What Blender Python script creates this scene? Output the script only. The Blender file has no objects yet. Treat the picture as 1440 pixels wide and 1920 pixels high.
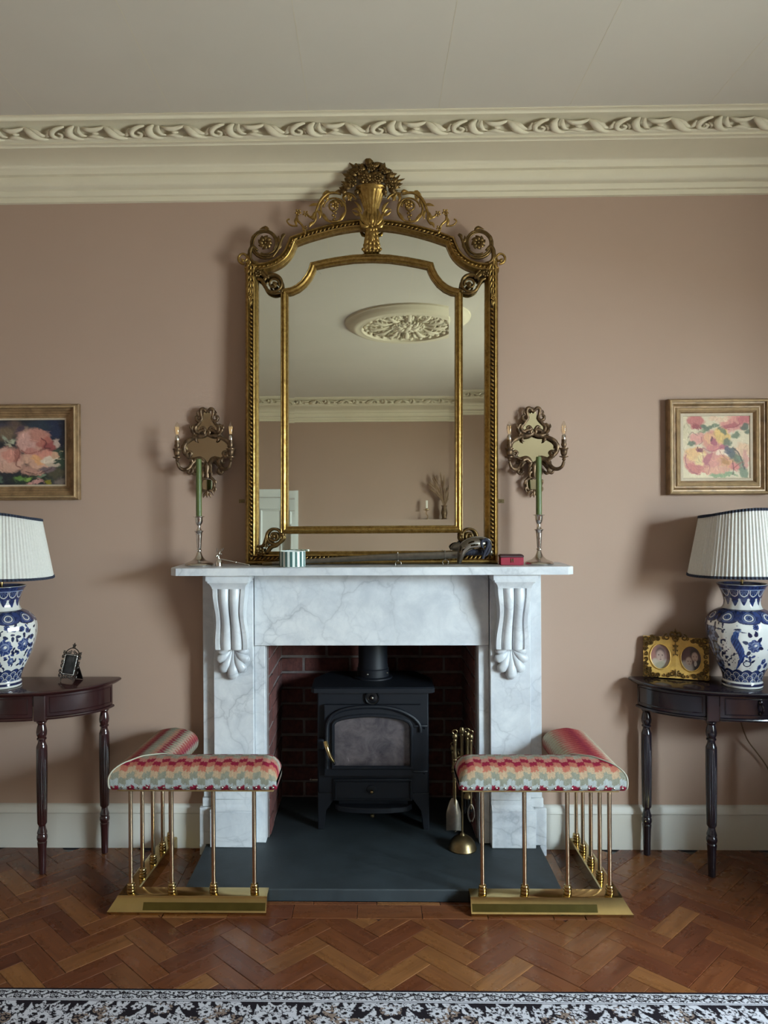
import bpy, math, random
import numpy as np
from mathutils import Matrix, Vector
R = math.radians
random.seed(7)
C = bpy.context.scene.collection
SC = bpy.context.scene

# ------------------------------------------------------------------ camera
FPX, PPX, PPY, CAMY, CAMZ = 1442.0, 666.0, 950.0, -3.25, 1.44
YAW, ROLL = R(1.15), R(-0.30)
cam_d = bpy.data.cameras.new('camera')
cam = bpy.data.objects.new('camera', cam_d); C.objects.link(cam)
cam_d.sensor_fit = 'HORIZONTAL'; cam_d.sensor_width = 36.0
cam_d.lens = FPX / 1440 * 36.0
cam_d.shift_x = (720 - PPX) / 1440
cam_d.shift_y = (PPY - 960) / 1440
cam_d.clip_start = 0.05
CM = Matrix.Translation((0.0, CAMY, CAMZ)) @ Matrix.Rotation(YAW, 4, 'Z') @ Matrix.Rotation(R(90), 4, 'X') @ Matrix.Rotation(ROLL, 4, 'Z')
cam.matrix_world = CM
SC.camera = cam

# ------------------------------------------------------------------ daylight: overcast sky and one tall window in the right wall
w = bpy.data.worlds.new('sky'); SC.world = w; w.use_nodes = True
wb = w.node_tree.nodes['Background']
wb.inputs[0].default_value = (0.62, 0.75, 0.95, 1); wb.inputs[1].default_value = 1.0
RX, LX, BY, CZ = 2.85, -2.45, -5.60, 2.970          # right wall, left wall, wall behind camera, ceiling height
WY0, WY1, WZ0, WZ1 = -3.35, -1.95, 0.50, 2.05       # window opening in the right wall
ld = bpy.data.lights.new('daylight', 'AREA'); ld.shape = 'RECTANGLE'     # overcast sky seen above the garden outside the window
SKX, SKY, SKZ0, SKZ1, SKW = RX + 1.5, -3.2, 1.60, 3.50, 6.2
ld.size, ld.size_y = SKZ1 - SKZ0, SKW
ld.energy = 4300; ld.color = (0.72, 0.87, 1.0)
lo = bpy.data.objects.new('daylight', ld); C.objects.link(lo)
lo.location = (SKX, SKY, (SKZ0 + SKZ1) / 2); lo.rotation_euler = (0, R(90), 0)
gd = bpy.data.lights.new('garden_glow', 'AREA'); gd.shape = 'RECTANGLE'        # lawn and hedges below the sky line, sending light up to the ceiling
gd.size, gd.size_y = 2.2, SKW; gd.energy = 1250; gd.color = (0.95, 1.0, 0.92)
go = bpy.data.objects.new('garden_glow', gd); C.objects.link(go)
go.location = (SKX, SKY, SKZ0 - 1.105); go.rotation_euler = (0, R(90), 0)
SC.view_settings.view_transform = 'Standard'; SC.view_settings.look = 'None'
SC.view_settings.exposure = 0.22; SC.view_settings.gamma = 1.0
SC.view_settings.use_curve_mapping = False

def at(px, py, y):
    """photo pixel -> world (x, z) on the plane at depth y (used only while measuring real positions)"""
    d = CM.to_3x3() @ Vector(((px - PPX) / FPX, (PPY - py) / FPX, -1.0))
    t = (y - CAMY) / d.y
    return (d.x * t, CAMZ + d.z * t)
def P(px, py, y):
    x, z = at(px, py, y); return (x, y, z)

# ------------------------------------------------------------------ materials
def lin(h):
    if isinstance(h, str):
        h = h.lstrip('#'); c = [int(h[i:i + 2], 16) / 255 for i in (0, 2, 4)]
    else: c = [v / 255 for v in h]
    return tuple(v / 12.92 if v <= 0.04045 else ((v + 0.055) / 1.055) ** 2.4 for v in c)
MATS = {}
class NT:
    def __init__(s, name):
        s.m = bpy.data.materials.new(name); s.m.use_nodes = True
        s.t = s.m.node_tree; s.n = s.t.nodes; s.b = s.n['Principled BSDF']; s.out = s.n['Material Output']
        s.tc = None
    def node(s, t, **k):
        n = s.n.new(t)
        for a, v in k.items():
            if a.startswith('i_'):
                key = a[2:]; key = int(key) if key.isdigit() else key.replace('_', ' ')
                n.inputs[key].default_value = v
            else: setattr(n, a, v)
        return n
    def link(s, a, b): s.t.links.new(a, b)
    def coord(s, kind='Object', scale=(1, 1, 1), rot=(0, 0, 0)):
        tc = s.node('ShaderNodeTexCoord'); mp = s.node('ShaderNodeMapping')
        mp.inputs['Scale'].default_value = scale; mp.inputs['Rotation'].default_value = rot
        s.link(tc.outputs[kind], mp.inputs[0]); return mp.outputs[0]
    def noise(s, vec, scale, detail=4, rough=0.55, dist=0.0):
        n = s.node('ShaderNodeTexNoise'); n.inputs['Scale'].default_value = scale
        n.inputs['Detail'].default_value = detail; n.inputs['Roughness'].default_value = rough
        n.inputs['Distortion'].default_value = dist
        if vec is not None: s.link(vec, n.inputs['Vector'])
        return n.outputs['Fac']
    def ramp(s, fac, stops, interp='LINEAR'):
        r = s.node('ShaderNodeValToRGB'); r.color_ramp.interpolation = interp
        e = r.color_ramp.elements
        while len(e) < len(stops): e.new(0.5)
        for i, (p, c) in enumerate(stops):
            e[i].position = p; e[i].color = (*c, 1) if len(c) == 3 else c
        s.link(fac, r.inputs[0]); return r.outputs[0]
    def mix(s, fac, a, b, mode='MIX'):
        m = s.node('ShaderNodeMix', data_type='RGBA', blend_type=mode)
        for v, i in ((fac, 0), (a, 6), (b, 7)):
            if hasattr(v, 'is_linked'): s.link(v, m.inputs[i])
            elif i == 0: m.inputs[0].default_value = v
            else: m.inputs[i].default_value = (*v, 1)
        return m.outputs[2]
    def bump(s, h, strength=0.3, dist=0.01):
        b = s.node('ShaderNodeBump'); b.inputs['Strength'].default_value = strength; b.inputs['Distance'].default_value = dist
        s.link(h, b.inputs['Height']); s.link(b.outputs[0], s.b.inputs['Normal'])
    def set(s, **k):
        for a, v in k.items():
            i = s.b.inputs[a.replace('_', ' ')]
            if hasattr(v, 'is_linked'): s.link(v, i)
            else: i.default_value = (*v, 1) if isinstance(v, tuple) and len(v) == 3 else v
        return s
    def done(s, key): MATS[key] = s.m; return s.m

def simple(key, col, rough=0.5, metal=0.0, var=0.12, scale=8, bump=0.0, bscale=60, coat=0.0, spec=0.5, warm=None):
    t = NT(key); v = t.coord(); c = lin(col)
    lo_ = tuple(x * (1 - var) for x in c); hi = tuple(min(1, x * (1 + var)) for x in c)
    if warm: lo_ = lin(warm)
    t.set(Base_Color=t.ramp(t.noise(v, scale), [(0.3, lo_), (0.7, hi)]), Roughness=rough, Metallic=metal, Coat_Weight=coat, Specular_IOR_Level=spec)
    t.b.inputs['Coat Roughness'].default_value = 0.08
    if bump: t.bump(t.noise(v, bscale, 3), bump, 0.004)
    return t.done(key)

simple('wall_paint', '#a78e7e', 0.85, var=0.025, scale=1.5, bump=0.05, bscale=120, spec=0.2)
simple('ceiling_paint', '#cfc9be', 0.9, var=0.02, scale=2, spec=0.2)
simple('plaster', '#d6cdb6', 0.75, var=0.03, scale=5, bump=0.05, bscale=90, spec=0.3)
simple('gloss_white', '#c4c1b8', 0.45, var=0.02, scale=3)
simple('door_paint', '#d8dcd8', 0.45, var=0.02, scale=3)
simple('slate', '#272e32', 0.55, var=0.25, scale=9, bump=0.15, bscale=40)
simple('mortar', '#6e6563', 0.95, var=0.2, scale=30, bump=0.4, bscale=200)
simple('stove_iron', '#0b0f17', 0.55, var=0.06, scale=30, bump=0.06, bscale=500, spec=0.35)
simple('dial_black', '#0c0d10', 0.25, var=0.05)
simple('brass', '#bfa774', 0.16, 1.0, var=0.10, scale=14)
simple('brass_rod', '#cbb294', 0.20, 1.0, var=0.08, scale=14)
simple('brass_dark_reflection', '#6d6338', 0.22, 1.0, var=0.15, scale=18)  # dark reflection on the fender base, put into the colour
simple('old_brass', '#75664a', 0.38, 1.0, var=0.2, scale=40)
simple('silver', '#c8c4be', 0.20, 1.0, var=0.10, scale=40)
simple('steel', '#7e786f', 0.34, 1.0, var=0.15, scale=50)
simple('pewter', '#4e4a47', 0.34, 1.0, var=0.35, scale=90)
simple('bronze', '#6e573f', 0.40, 0.65, var=0.4, scale=60, warm='#382a20')
simple('mahogany', '#2c1516', 0.22, var=0.35, scale=9, coat=0.5)
simple('dark_mahogany', '#17121a', 0.22, var=0.3, scale=9, coat=0.5)
simple('candle_wax', '#525f33', 0.45, var=0.06, scale=20)
simple('shade_trim', '#1b2233', 0.8, var=0.1, scale=60)
simple('navy_cord', '#14182a', 0.7, var=0.3, scale=200, bump=0.3, bscale=400)
simple('red_leather', '#8e1730', 0.45, var=0.15, scale=50, bump=0.1, bscale=300)
simple('dark_leather', '#3a2024', 0.5, var=0.15, scale=50)
simple('pale_glaze', '#d3dcd8', 0.15, var=0.03, scale=20)
simple('teal_glaze', '#41615f', 0.15, var=0.06, scale=20)
simple('linen_slip', '#b9a993', 0.8, var=0.06, scale=80, bump=0.2, bscale=500)
simple('frame_wood', '#8b7050', 0.42, 0.25, var=0.3, scale=25, warm='#6a5339')
simple('frame_light', '#a58a66', 0.40, 0.3, var=0.2, scale=40)
simple('cord', '#6b5138', 0.6, var=0.1)
simple('chair_linen', '#8a8274', 0.95, var=0.06, scale=60, bump=0.2, bscale=300, spec=0.1)
simple('dried_grass', '#8a6f55', 0.9, var=0.2, scale=40)
simple('wax_white', '#e6e0d2', 0.5, var=0.03)
simple('filament', '#e9c08a', 0.5, var=0.05)
simple('wood_edge', '#8c7348', 0.4, var=0.2, scale=30)
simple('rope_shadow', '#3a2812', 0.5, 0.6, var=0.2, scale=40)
simple('dark_void', '#0a0a0c', 0.95, var=0.05)
simple('fabric_piping', '#a7a494', 0.9, var=0.1, scale=100)
simple('gold_plain', '#cfa657', 0.45, 0.25, var=0.18, scale=25)

def gold(key, a, b, c, rough=0.33):
    t = NT(key); v = t.coord()
    f = t.noise(v, 55, 5, 0.7); g = t.noise(v, 9, 3)
    col = t.mix(t.ramp(g, [(0.35, (0, 0, 0)), (0.7, (0.6, 0.6, 0.6))]), t.ramp(f, [(0.25, lin(a)), (0.5, lin(b)), (0.8, lin(c))]), lin(b))
    t.set(Base_Color=col, Roughness=t.ramp(f, [(0.2, (rough + .2,) * 3), (0.8, (rough - .08,) * 3)]), Metallic=0.92)
    t.bump(t.noise(v, 160, 3), 0.25, 0.002); return t.done(key)
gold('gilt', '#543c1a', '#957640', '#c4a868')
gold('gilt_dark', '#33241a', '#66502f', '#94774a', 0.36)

def marble():
    t = NT('marble'); v = t.coord()
    big = t.noise(v, 2.2, 6, 0.6, 0.6)
    clouds = t.ramp(big, [(0.3, lin('#b2b5ba')), (0.5, lin('#cfd2d5')), (0.75, lin('#dcdddd'))])
    def veins(scale, wid, dist):
        n = t.noise(v, scale, 7, 0.62, dist)
        a = t.node('ShaderNodeMath', operation='SUBTRACT'); t.link(n, a.inputs[0]); a.inputs[1].default_value = 0.5
        b = t.node('ShaderNodeMath', operation='ABSOLUTE'); t.link(a.outputs[0], b.inputs[0])
        return t.ramp(b.outputs[0], [(0.0, (1, 1, 1)), (wid, (0.25, 0.25, 0.25)), (wid * 3.5, (0, 0, 0))])
    mott = t.noise(v, 7, 8, 0.7, 0.3)
    clouds = t.mix(t.ramp(mott, [(0.35, (0.75, 0.75, 0.75)), (0.6, (0, 0, 0))]), clouds, lin('#b3b8bf'))
    nz = t.node('ShaderNodeTexNoise'); nz.inputs['Scale'].default_value = 3.5; nz.inputs['Detail'].default_value = 6; t.link(v, nz.inputs['Vector'])
    sc = t.node('ShaderNodeVectorMath', operation='SCALE'); t.link(nz.outputs['Color'], sc.inputs[0]); sc.inputs['Scale'].default_value = 0.30
    ad = t.node('ShaderNodeVectorMath', operation='ADD'); t.link(v, ad.inputs[0]); t.link(sc.outputs[0], ad.inputs[1])
    def crack(scale, w0, w1, mscale, m0, m1_, amt):
        vo = t.node('ShaderNodeTexVoronoi', feature='DISTANCE_TO_EDGE'); vo.inputs['Scale'].default_value = scale; t.link(ad.outputs[0], vo.inputs['Vector'])
        ln = t.ramp(vo.outputs['Distance'], [(0.0, (amt,) * 3), (w0, (amt * .35,) * 3), (w1, (0, 0, 0))])
        return t.mix(t.ramp(t.noise(v, mscale, 3), [(m0, (0, 0, 0)), (m1_, (1, 1, 1))]), (0, 0, 0), ln)
    m1 = t.mix(crack(3.2, .012, .06, 2.0,   .42, .60, .55), clouds, lin('#868b93'))
    m2 = t.mix(crack(13, .025, .11, 4, .48, .68, .5), m1, lin('#8f949c'))
    t.set(Base_Color=m2, Roughness=0.30, Specular_IOR_Level=0.45)
    t.bump(t.noise(v, 40, 4), 0.05, 0.004); t.done('marble')
marble()

def parquet():
    t = NT('parquet'); v = t.coord('Object', (1, 1, 1))
    oi = t.node('ShaderNodeObjectInfo')
    off = t.node('ShaderNodeVectorMath', operation='ADD'); t.link(v, off.inputs[0])
    sc = t.node('ShaderNodeMath', operation='MULTIPLY'); t.link(oi.outputs['Random'], sc.inputs[0]); sc.inputs[1].default_value = 37.0
    cx = t.node('ShaderNodeCombineXYZ'); t.link(sc.outputs[0], cx.inputs[0]); t.link(sc.outputs[0], cx.inputs[1]); t.link(cx.outputs[0], off.inputs[1])
    mp = t.node('ShaderNodeMapping'); mp.inputs['Scale'].default_value = (3.0, 38, 10); t.link(off.outputs[0], mp.inputs[0])
    g = t.noise(mp.outputs[0], 1.6, 6, 0.65, 0.8)
    ge = t.node('ShaderNodeNewGeometry'); su = t.node('ShaderNodeMath', operation='ADD'); t.link(oi.outputs['Random'], su.inputs[0]); t.link(ge.outputs['Random Per Island'], su.inputs[1])
    fr_ = t.node('ShaderNodeMath', operation='FRACT'); t.link(su.outputs[0], fr_.inputs[0])
    base = t.ramp(fr_.outputs[0], [(0.0, lin('#522a19')), (0.2, lin('#5e331d')), (0.5, lin('#663a20')), (0.8, lin('#6b4024')), (0.95, lin('#7d522d')), (1.0, lin('#572f1d'))])
    grain = t.ramp(g, [(0.3, (0.62, 0.56, 0.52)), (0.55, (1, 1, 1)), (0.8, (1.12, 1.1, 1.06))])
    worn = t.noise(v, 14, 3)
    t.set(Base_Color=t.mix(1.0, base, grain, 'MULTIPLY'), Roughness=t.ramp(worn, [(0.3, (0.22,) * 3), (0.7, (0.36,) * 3)]), Specular_IOR_Level=0.5)
    t.bump(g, 0.08, 0.002); t.done('parquet')
parquet()

def brick():
    t = NT('brick'); v = t.coord('Object'); oi = t.node('ShaderNodeObjectInfo')
    base = t.ramp(oi.outputs['Random'], [(0.0, lin('#4c2827')), (0.5, lin('#5a302c')), (1.0, lin('#402625'))])
    n = t.noise(v, 30, 5, 0.7)
    t.set(Base_Color=t.mix(0.55, base, t.ramp(n, [(0.3, lin('#2c1b1b')), (0.7, lin('#74463f'))])), Roughness=0.95)
    t.bump(t.noise(v, 70, 4), 0.5, 0.006); t.done('brick')
brick()

def vcol(key, rough=0.5, bump=0.0, bscale=200, coat=0.0, spec=0.5, detail=0.0):
    t = NT(key); a = t.node('ShaderNodeVertexColor'); a.layer_name = 'Col'
    col = a.outputs[0]
    if detail:
        n = t.noise(t.coord(), bscale, 3, 0.7)
        col = t.mix(detail, col, t.ramp(n, [(0.3, (0.45,) * 3), (0.7, (1.35,) * 3)]), 'MULTIPLY')
    t.set(Base_Color=col, Roughness=rough, Coat_Weight=coat, Specular_IOR_Level=spec)
    if bump: t.bump(t.noise(t.coord(), bscale, 4), bump, 0.003)
    return t.done(key)
vcol('delft', 0.12, coat=0.6)
vcol('needlepoint', 0.9, 0.35, 420, spec=0.15, detail=0.45)
vcol('rug_pile', 0.95, 0.5, 600, spec=0.1, detail=0.35)
vcol('oil_paint', 0.5, 0.5, 130)
vcol('photo_print', 0.3)

def mirror_glass():
    t = NT('mirror_glass'); v = t.coord()
    t.set(Base_Color=t.ramp(t.noise(v, 3), [(0.3, lin('#dcddd0')), (0.7, lin('#e0e0d5'))]), Roughness=0.015, Metallic=1.0); t.done('mirror_glass')
    t = NT('sconce_glass'); v = t.coord()
    t.set(Base_Color=t.ramp(t.noise(v, 6), [(0.3, lin('#c9c2a6')), (0.7, lin('#d3ccb0'))]), Roughness=0.06, Metallic=1.0); t.done('sconce_glass')
mirror_glass()
def thin_glass(key, tint, gl):
    t = NT(key); tr = t.node('ShaderNodeBsdfTransparent'); tr.inputs[0].default_value = (*tint, 1)
    g = t.node('ShaderNodeBsdfGlossy'); g.inputs['Roughness'].default_value = 0.03
    m = t.node('ShaderNodeMixShader'); m.inputs[0].default_value = gl
    t.link(tr.outputs[0], m.inputs[1]); t.link(g.outputs[0], m.inputs[2]); t.link(m.outputs[0], t.out.inputs[0]); t.done(key)
thin_glass('window_glass', (0.96, 0.98, 0.97), 0.06)
thin_glass('bulb_glass', (0.97, 0.95, 0.90), 0.10)
def stove_glass():
    t = NT('stove_glass'); v = t.coord(); n = t.noise(v, 14, 6, 0.65, 0.5)
    t.set(Base_Color=t.ramp(n, [(0.3, lin('#332f33')), (0.6, lin('#5a5253')), (0.8, lin('#6c6261'))]), Roughness=t.ramp(n, [(0.3, (0.12,) * 3), (0.7, (0.3,) * 3)]), Specular_IOR_Level=0.6); t.done('stove_glass')
stove_glass()
def shade():
    t = NT('shade_silk'); v = t.coord(); n = t.noise(v, 120, 3)
    t.set(Base_Color=t.ramp(n, [(0.3, lin('#dcdad4')), (0.7, lin('#e9e7e1'))]), Roughness=0.85, Specular_IOR_Level=0.2)
    tl = t.node('ShaderNodeBsdfTranslucent'); tl.inputs[0].default_value = (*lin('#e5e1d6'), 1)
    m = t.node('ShaderNodeMixShader'); m.inputs[0].default_value = 0.3
    t.link(t.b.outputs[0], m.inputs[1]); t.link(tl.outputs[0], m.inputs[2]); t.link(m.outputs[0], t.out.inputs[0]); t.done('shade_silk')
shade()

# ------------------------------------------------------------------ mesh helpers
def smooth(pts, n=6, closed=False):
    """Catmull-Rom through points"""
    p = [np.array(q, float) for q in pts]; out = []; m = len(p)
    for i in range(m if closed else m - 1):
        if closed: a, b, c, d = p[(i - 1) % m], p[i], p[(i + 1) % m], p[(i + 2) % m]
        else: a, b, c, d = p[max(i - 1, 0)], p[i], p[i + 1], p[min(i + 2, m - 1)]
        for k in range(n):
            t = k / n
            out.append(0.5 * ((2 * b) + (-a + c) * t + (2 * a - 5 * b + 4 * c - d) * t * t + (-a + 3 * b - 3 * c + d) * t ** 3))
    if not closed: out.append(p[-1])
    return out
class MB:
    def __init__(s): s.v = []; s.f = []; s.M = None; s.col = None
    def add(s, vs, fs):
        o = len(s.v)
        if s.M is not None: vs = [s.M @ Vector(v) for v in vs]
        s.v += [tuple(float(c) for c in v) for v in vs]; s.f += [tuple(i + o for i in f) for f in fs]; return s
    def box(s, x0, x1, y0, y1, z0, z1, b=0.0):
        if b <= 0:
            vs = [(x, y, z) for x in (x0, x1) for y in (y0, y1) for z in (z0, z1)]
            return s.add(vs, [(0, 1, 3, 2), (4, 6, 7, 5), (0, 4, 5, 1), (2, 3, 7, 6), (0, 2, 6, 4), (1, 5, 7, 3)])
        X, Y, Z = (x0, x1), (y0, y1), (z0, z1); vs = []; idx = {}
        for i in (0, 1):
            for j in (0, 1):
                for k in (0, 1):
                    sx, sy, sz = (1, -1)[i], (1, -1)[j], (1, -1)[k]
                    for a in range(3):
                        idx[i, j, k, a] = len(vs)
                        vs.append((X[i] + (sx * b if a != 0 else 0), Y[j] + (sy * b if a != 1 else 0), Z[k] + (sz * b if a != 2 else 0)))
        fs = []
        q = [(0, 0), (0, 1), (1, 1), (1, 0)]
        for i in (0, 1):
            r = q if i == 0 else q[::-1]
            fs.append([idx[i, j, k, 0] for k, j in r][::1])
            fs.append([idx[j, i, k, 1] for j, k in r])
            fs.append([idx[k, j, i, 2] for k, j in r][::-1])
        for j in (0, 1):
            for k in (0, 1):
                fs.append((idx[0, j, k, 1], idx[1, j, k, 1], idx[1, j, k, 2], idx[0, j, k, 2]))
                fs.append((idx[j, 0, k, 0], idx[j, 1, k, 0], idx[j, 1, k, 2], idx[j, 0, k, 2]))
                fs.append((idx[j, k, 0, 0], idx[j, k, 1, 0], idx[j, k, 1, 1], idx[j, k, 0, 1]))
        for i in (0, 1):
            for j in (0, 1):
                for k in (0, 1): fs.append(tuple(idx[i, j, k, a] for a in range(3)))
        return s.add(vs, fs)
    def lathe(s, cx, cy, prof, n=24, cap=True, fr=None):
        """profile [(r, z)] turned about a vertical axis; fr(theta, i) scales the radius"""
        vs = []; fs = []; m = len(prof)
        for i, (r, z) in enumerate(prof):
            for k in range(n):
                a = 2 * math.pi * k / n; rr = r * (fr(a, i) if fr else 1)
                vs.append((cx + rr * math.cos(a), cy + rr * math.sin(a), z))
        for i in range(m - 1):
            for k in range(n):
                k2 = (k + 1) % n; fs.append((i * n + k, i * n + k2, (i + 1) * n + k2, (i + 1) * n + k))
        if cap:
            if prof[0][0] > 1e-5: fs.append(tuple(range(n))[::-1])
            if prof[-1][0] > 1e-5: fs.append(tuple((m - 1) * n + k for k in range(n)))
        return s.add(vs, fs)
    def tube(s, path, rad, n=8, closed=False, flat=1.0, up=None, cap=True, widen=1.0):
        p = [np.array(q, float) for q in path]; m = len(p)
        if not hasattr(rad, '__len__'): rad = [rad] * m
        elif len(rad) != m: rad = np.interp(np.linspace(0, 1, m), np.linspace(0, 1, len(rad)), rad)
        vs = []; fs = []; prev = None
        for i in range(m):
            if closed: t = p[(i + 1) % m] - p[i - 1]
            else: t = p[min(i + 1, m - 1)] - p[max(i - 1, 0)]
            t = t / (np.linalg.norm(t) + 1e-12)
            if up is not None: nn = np.array(up, float)
            elif prev is None: nn = np.array((0, 0, 1.0)) if abs(t[2]) < 0.9 else np.array((1.0, 0, 0))
            else: nn = prev
            nn = nn - t * nn.dot(t); nn /= (np.linalg.norm(nn) + 1e-12); prev = nn
            sd = np.cross(t, nn)
            for k in range(n):
                a = 2 * math.pi * k / n
                vs.append(p[i] + rad[i] * (math.cos(a) * widen * sd + flat * math.sin(a) * nn))
        for i in range(m if closed else m - 1):
            j = (i + 1) % m
            for k in range(n):
                k2 = (k + 1) % n; fs.append((i * n + k, i * n + k2, j * n + k2, j * n + k))
        if cap and not closed: fs += [tuple(range(n))[::-1], tuple((m - 1) * n + k for k in range(n))]
        return s.add(vs, fs)
    def prism(s, poly, a0, a1, axis='y', b=0.0):
        """2D polygon extruded along an axis, optional chamfer b on the a0 side"""
        def pt(u, v, a): return {'y': (u, a, v), 'z': (u, v, a), 'x': (a, u, v)}[axis]
        n = len(poly); vs = []; rings = []
        q = [np.array(p, float) for p in poly]
        if b:
            ins = []
            for i in range(n):
                e1 = q[i] - q[i - 1]; e2 = q[(i + 1) % n] - q[i]
                n1 = np.array((-e1[1], e1[0])) / (np.linalg.norm(e1) + 1e-9); n2 = np.array((-e2[1], e2[0])) / (np.linalg.norm(e2) + 1e-9)
                mm = n1 + n2; d = mm.dot(n1); ins.append(q[i] + mm / max(d, 0.3) * b)
            ar = sum(q[i - 1][0] * q[i][1] - q[i][0] * q[i - 1][1] for i in range(n))
            if ar < 0: ins = [2 * q[i] - ins[i] for i in range(n)]
            sg = 1 if a1 > a0 else -1
            rings = [[pt(*p, a0) for p in ins], [pt(*p, a0 + sg * b) for p in q], [pt(*p, a1) for p in q]]
        else: rings = [[pt(*p, a0) for p in q], [pt(*p, a1) for p in q]]
        for r in rings: vs += r
        fs = [tuple(range(n)), tuple((len(rings) - 1) * n + k for k in range(n))[::-1]]
        for i in range(len(rings) - 1):
            for k in range(n): fs.append((i * n + k, (i + 1) * n + k, (i + 1) * n + (k + 1) % n, i * n + (k + 1) % n))
        return s.add(vs, fs)
    def sweep(s, prof, path, closed=False, plane='xz', cap=True):
        """profile [(a, b)] along a planar path with mitred corners; a = offset to the left of travel, b = out of plane
        (plane xz: b moves towards -y; plane xy: b moves up z)"""
        p = [np.array(q, float) for q in path]; m = len(p); k = len(prof); vs = []; fs = []
        for i in range(m):
            if closed: e1, e2 = p[i] - p[i - 1], p[(i + 1) % m] - p[i]
            else:
                e1 = p[i] - p[i - 1] if i else p[1] - p[0]; e2 = p[i + 1] - p[i] if i < m - 1 else e1
            e1 = e1 / np.linalg.norm(e1); e2 = e2 / np.linalg.norm(e2)
            n1 = np.array((-e1[1], e1[0])); n2 = np.array((-e2[1], e2[0])); mm = n1 + n2; d = mm.dot(n1)
            mm = mm / max(d, 0.25)
            for a, b in prof:
                q = p[i] + mm * a
                vs.append((q[0], -b, q[1]) if plane == 'xz' else (q[0], q[1], b))
        for i in range(m if closed else m - 1):
            j = (i + 1) % m
            for r in range(k - 1): fs.append((i * k + r, j * k + r, j * k + r + 1, i * k + r + 1))
        if cap and not closed: fs += [tuple(range(k)), tuple((m - 1) * k + r for r in range(k))[::-1]]
        return s.add(vs, fs)
    def ell(s, c, r, nu=12, nv=8):
        vs = []; fs = []
        for i in range(nv + 1):
            ph = -math.pi / 2 + math.pi * i / nv
            for k in range(nu):
                a = 2 * math.pi * k / nu
                vs.append((c[0] + r[0] * math.cos(ph) * math.cos(a), c[1] + r[1] * math.cos(ph) * math.sin(a), c[2] + r[2] * math.sin(ph)))
        for i in range(nv):
            for k in range(nu): fs.append((i * nu + k, i * nu + (k + 1) % nu, (i + 1) * nu + (k + 1) % nu, (i + 1) * nu + k))
        return s.add(vs, fs)
    def leaf(s, path, wid, flat=0.35, up=(0, -1, 0), n=6):
        m = len(path); rad = []
        for i in range(m):
            t = i / (m - 1); rad.append(max(wid * ((t / .42) ** .6 if t < .42 else ((1 - t) / .58) ** .85), wid * .07))
        return s.tube(path, rad, n, flat=flat, up=up)
    def grid(s, pts, cols=None, closed_u=False):
        """pts[i][j] -> quads"""
        a = np.asarray(pts, float); nu, nv = a.shape[:2]; o = len(s.v)
        fl = a.reshape(-1, 3)
        if s.M is not None:
            Mx = np.array(s.M); fl = fl @ Mx[:3, :3].T + Mx[:3, 3]
        s.v += [tuple(r) for r in fl.tolist()]
        for i in range(nu if closed_u else nu - 1):
            i2 = (i + 1) % nu
            s.f += [(o + i * nv + j, o + i2 * nv + j, o + i2 * nv + j + 1, o + i * nv + j + 1) for j in range(nv - 1)]
        if cols is not None: s.col = np.asarray(cols, float).reshape(-1, 3)
        return s
    def build(s, name, mat, parent=None, ang=40, recalc=True):
        off = Vector((0, 0, 0))
        if parent is not None:
            q = parent
            while q is not None: off = off + q.location; q = q.parent
        me = bpy.data.meshes.new(name)
        me.from_pydata([(v[0] - off.x, v[1] - off.y, v[2] - off.z) for v in s.v], [], s.f)
        if s.col is not None:
            ca = me.color_attributes.new('Col', 'FLOAT_COLOR', 'POINT')
            c4 = np.ones((len(s.v), 4), np.float32); c4[:len(s.col), :3] = s.col; ca.data.foreach_set('color', c4.ravel())
        if recalc:
            import bmesh
            bm = bmesh.new(); bm.from_mesh(me); bmesh.ops.recalc_face_normals(bm, faces=bm.faces); bm.to_mesh(me); bm.free()
        me.polygons.foreach_set('use_smooth', [True] * len(me.polygons))
        try: me.set_sharp_from_angle(angle=R(ang))
        except Exception: pass
        me.materials.append(MATS[mat] if isinstance(mat, str) else mat)
        o = bpy.data.objects.new(name, me); C.objects.link(o)
        if parent is not None: o.parent = parent
        return o
def tag(o, label, cat, group=None):
    o['label'] = label; o['category'] = cat
    if group: o['group'] = group
    return o
def thing(name, label, cat, loc=(0, 0, 0), group=None):
    o = bpy.data.objects.new(name, None); C.objects.link(o); o.location = loc; o.empty_display_size = 0.05
    return tag(o, label, cat, group)
def struct(name, mb, mat, **k):
    o = mb.build(name, mat, **k); o['kind'] = 'structure'; return o
def part(name, mb, mat, parent, label=None, **k):
    o = mb.build(name, mat, parent, **k)
    if label: o['label'] = label
    return o
def lathe_part(name, cx, cy, prof, mat, parent, n=24, **k):
    return part(name, MB().lathe(cx, cy, prof, n), mat, parent, **k)
def copy_part(o, parent, loc):
    c = o.copy(); C.objects.link(c); c.parent = parent; c.location = loc; return c

# smooth value noise for colour maps
def vnoise(x, y, seed=0):
    x = np.asarray(x, float); y = np.asarray(y, float)
    xi = np.floor(x).astype(int); yi = np.floor(y).astype(int); fx = x - xi; fy = y - yi
    fx = fx * fx * (3 - 2 * fx); fy = fy * fy * (3 - 2 * fy)
    def h(a, b):
        v = np.sin(a * 127.1 + b * 311.7 + seed * 74.7) * 43758.5453; return v - np.floor(v)
    return (h(xi, yi) * (1 - fx) + h(xi + 1, yi) * fx) * (1 - fy) + (h(xi, yi + 1) * (1 - fx) + h(xi + 1, yi + 1) * fx) * fy
def fbm(x, y, seed=0):
    return 0.5 * vnoise(x, y, seed) + 0.3 * vnoise(2.1 * x, 2.1 * y, seed + 1) + 0.2 * vnoise(4.3 * x, 4.3 * y, seed + 2)
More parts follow.
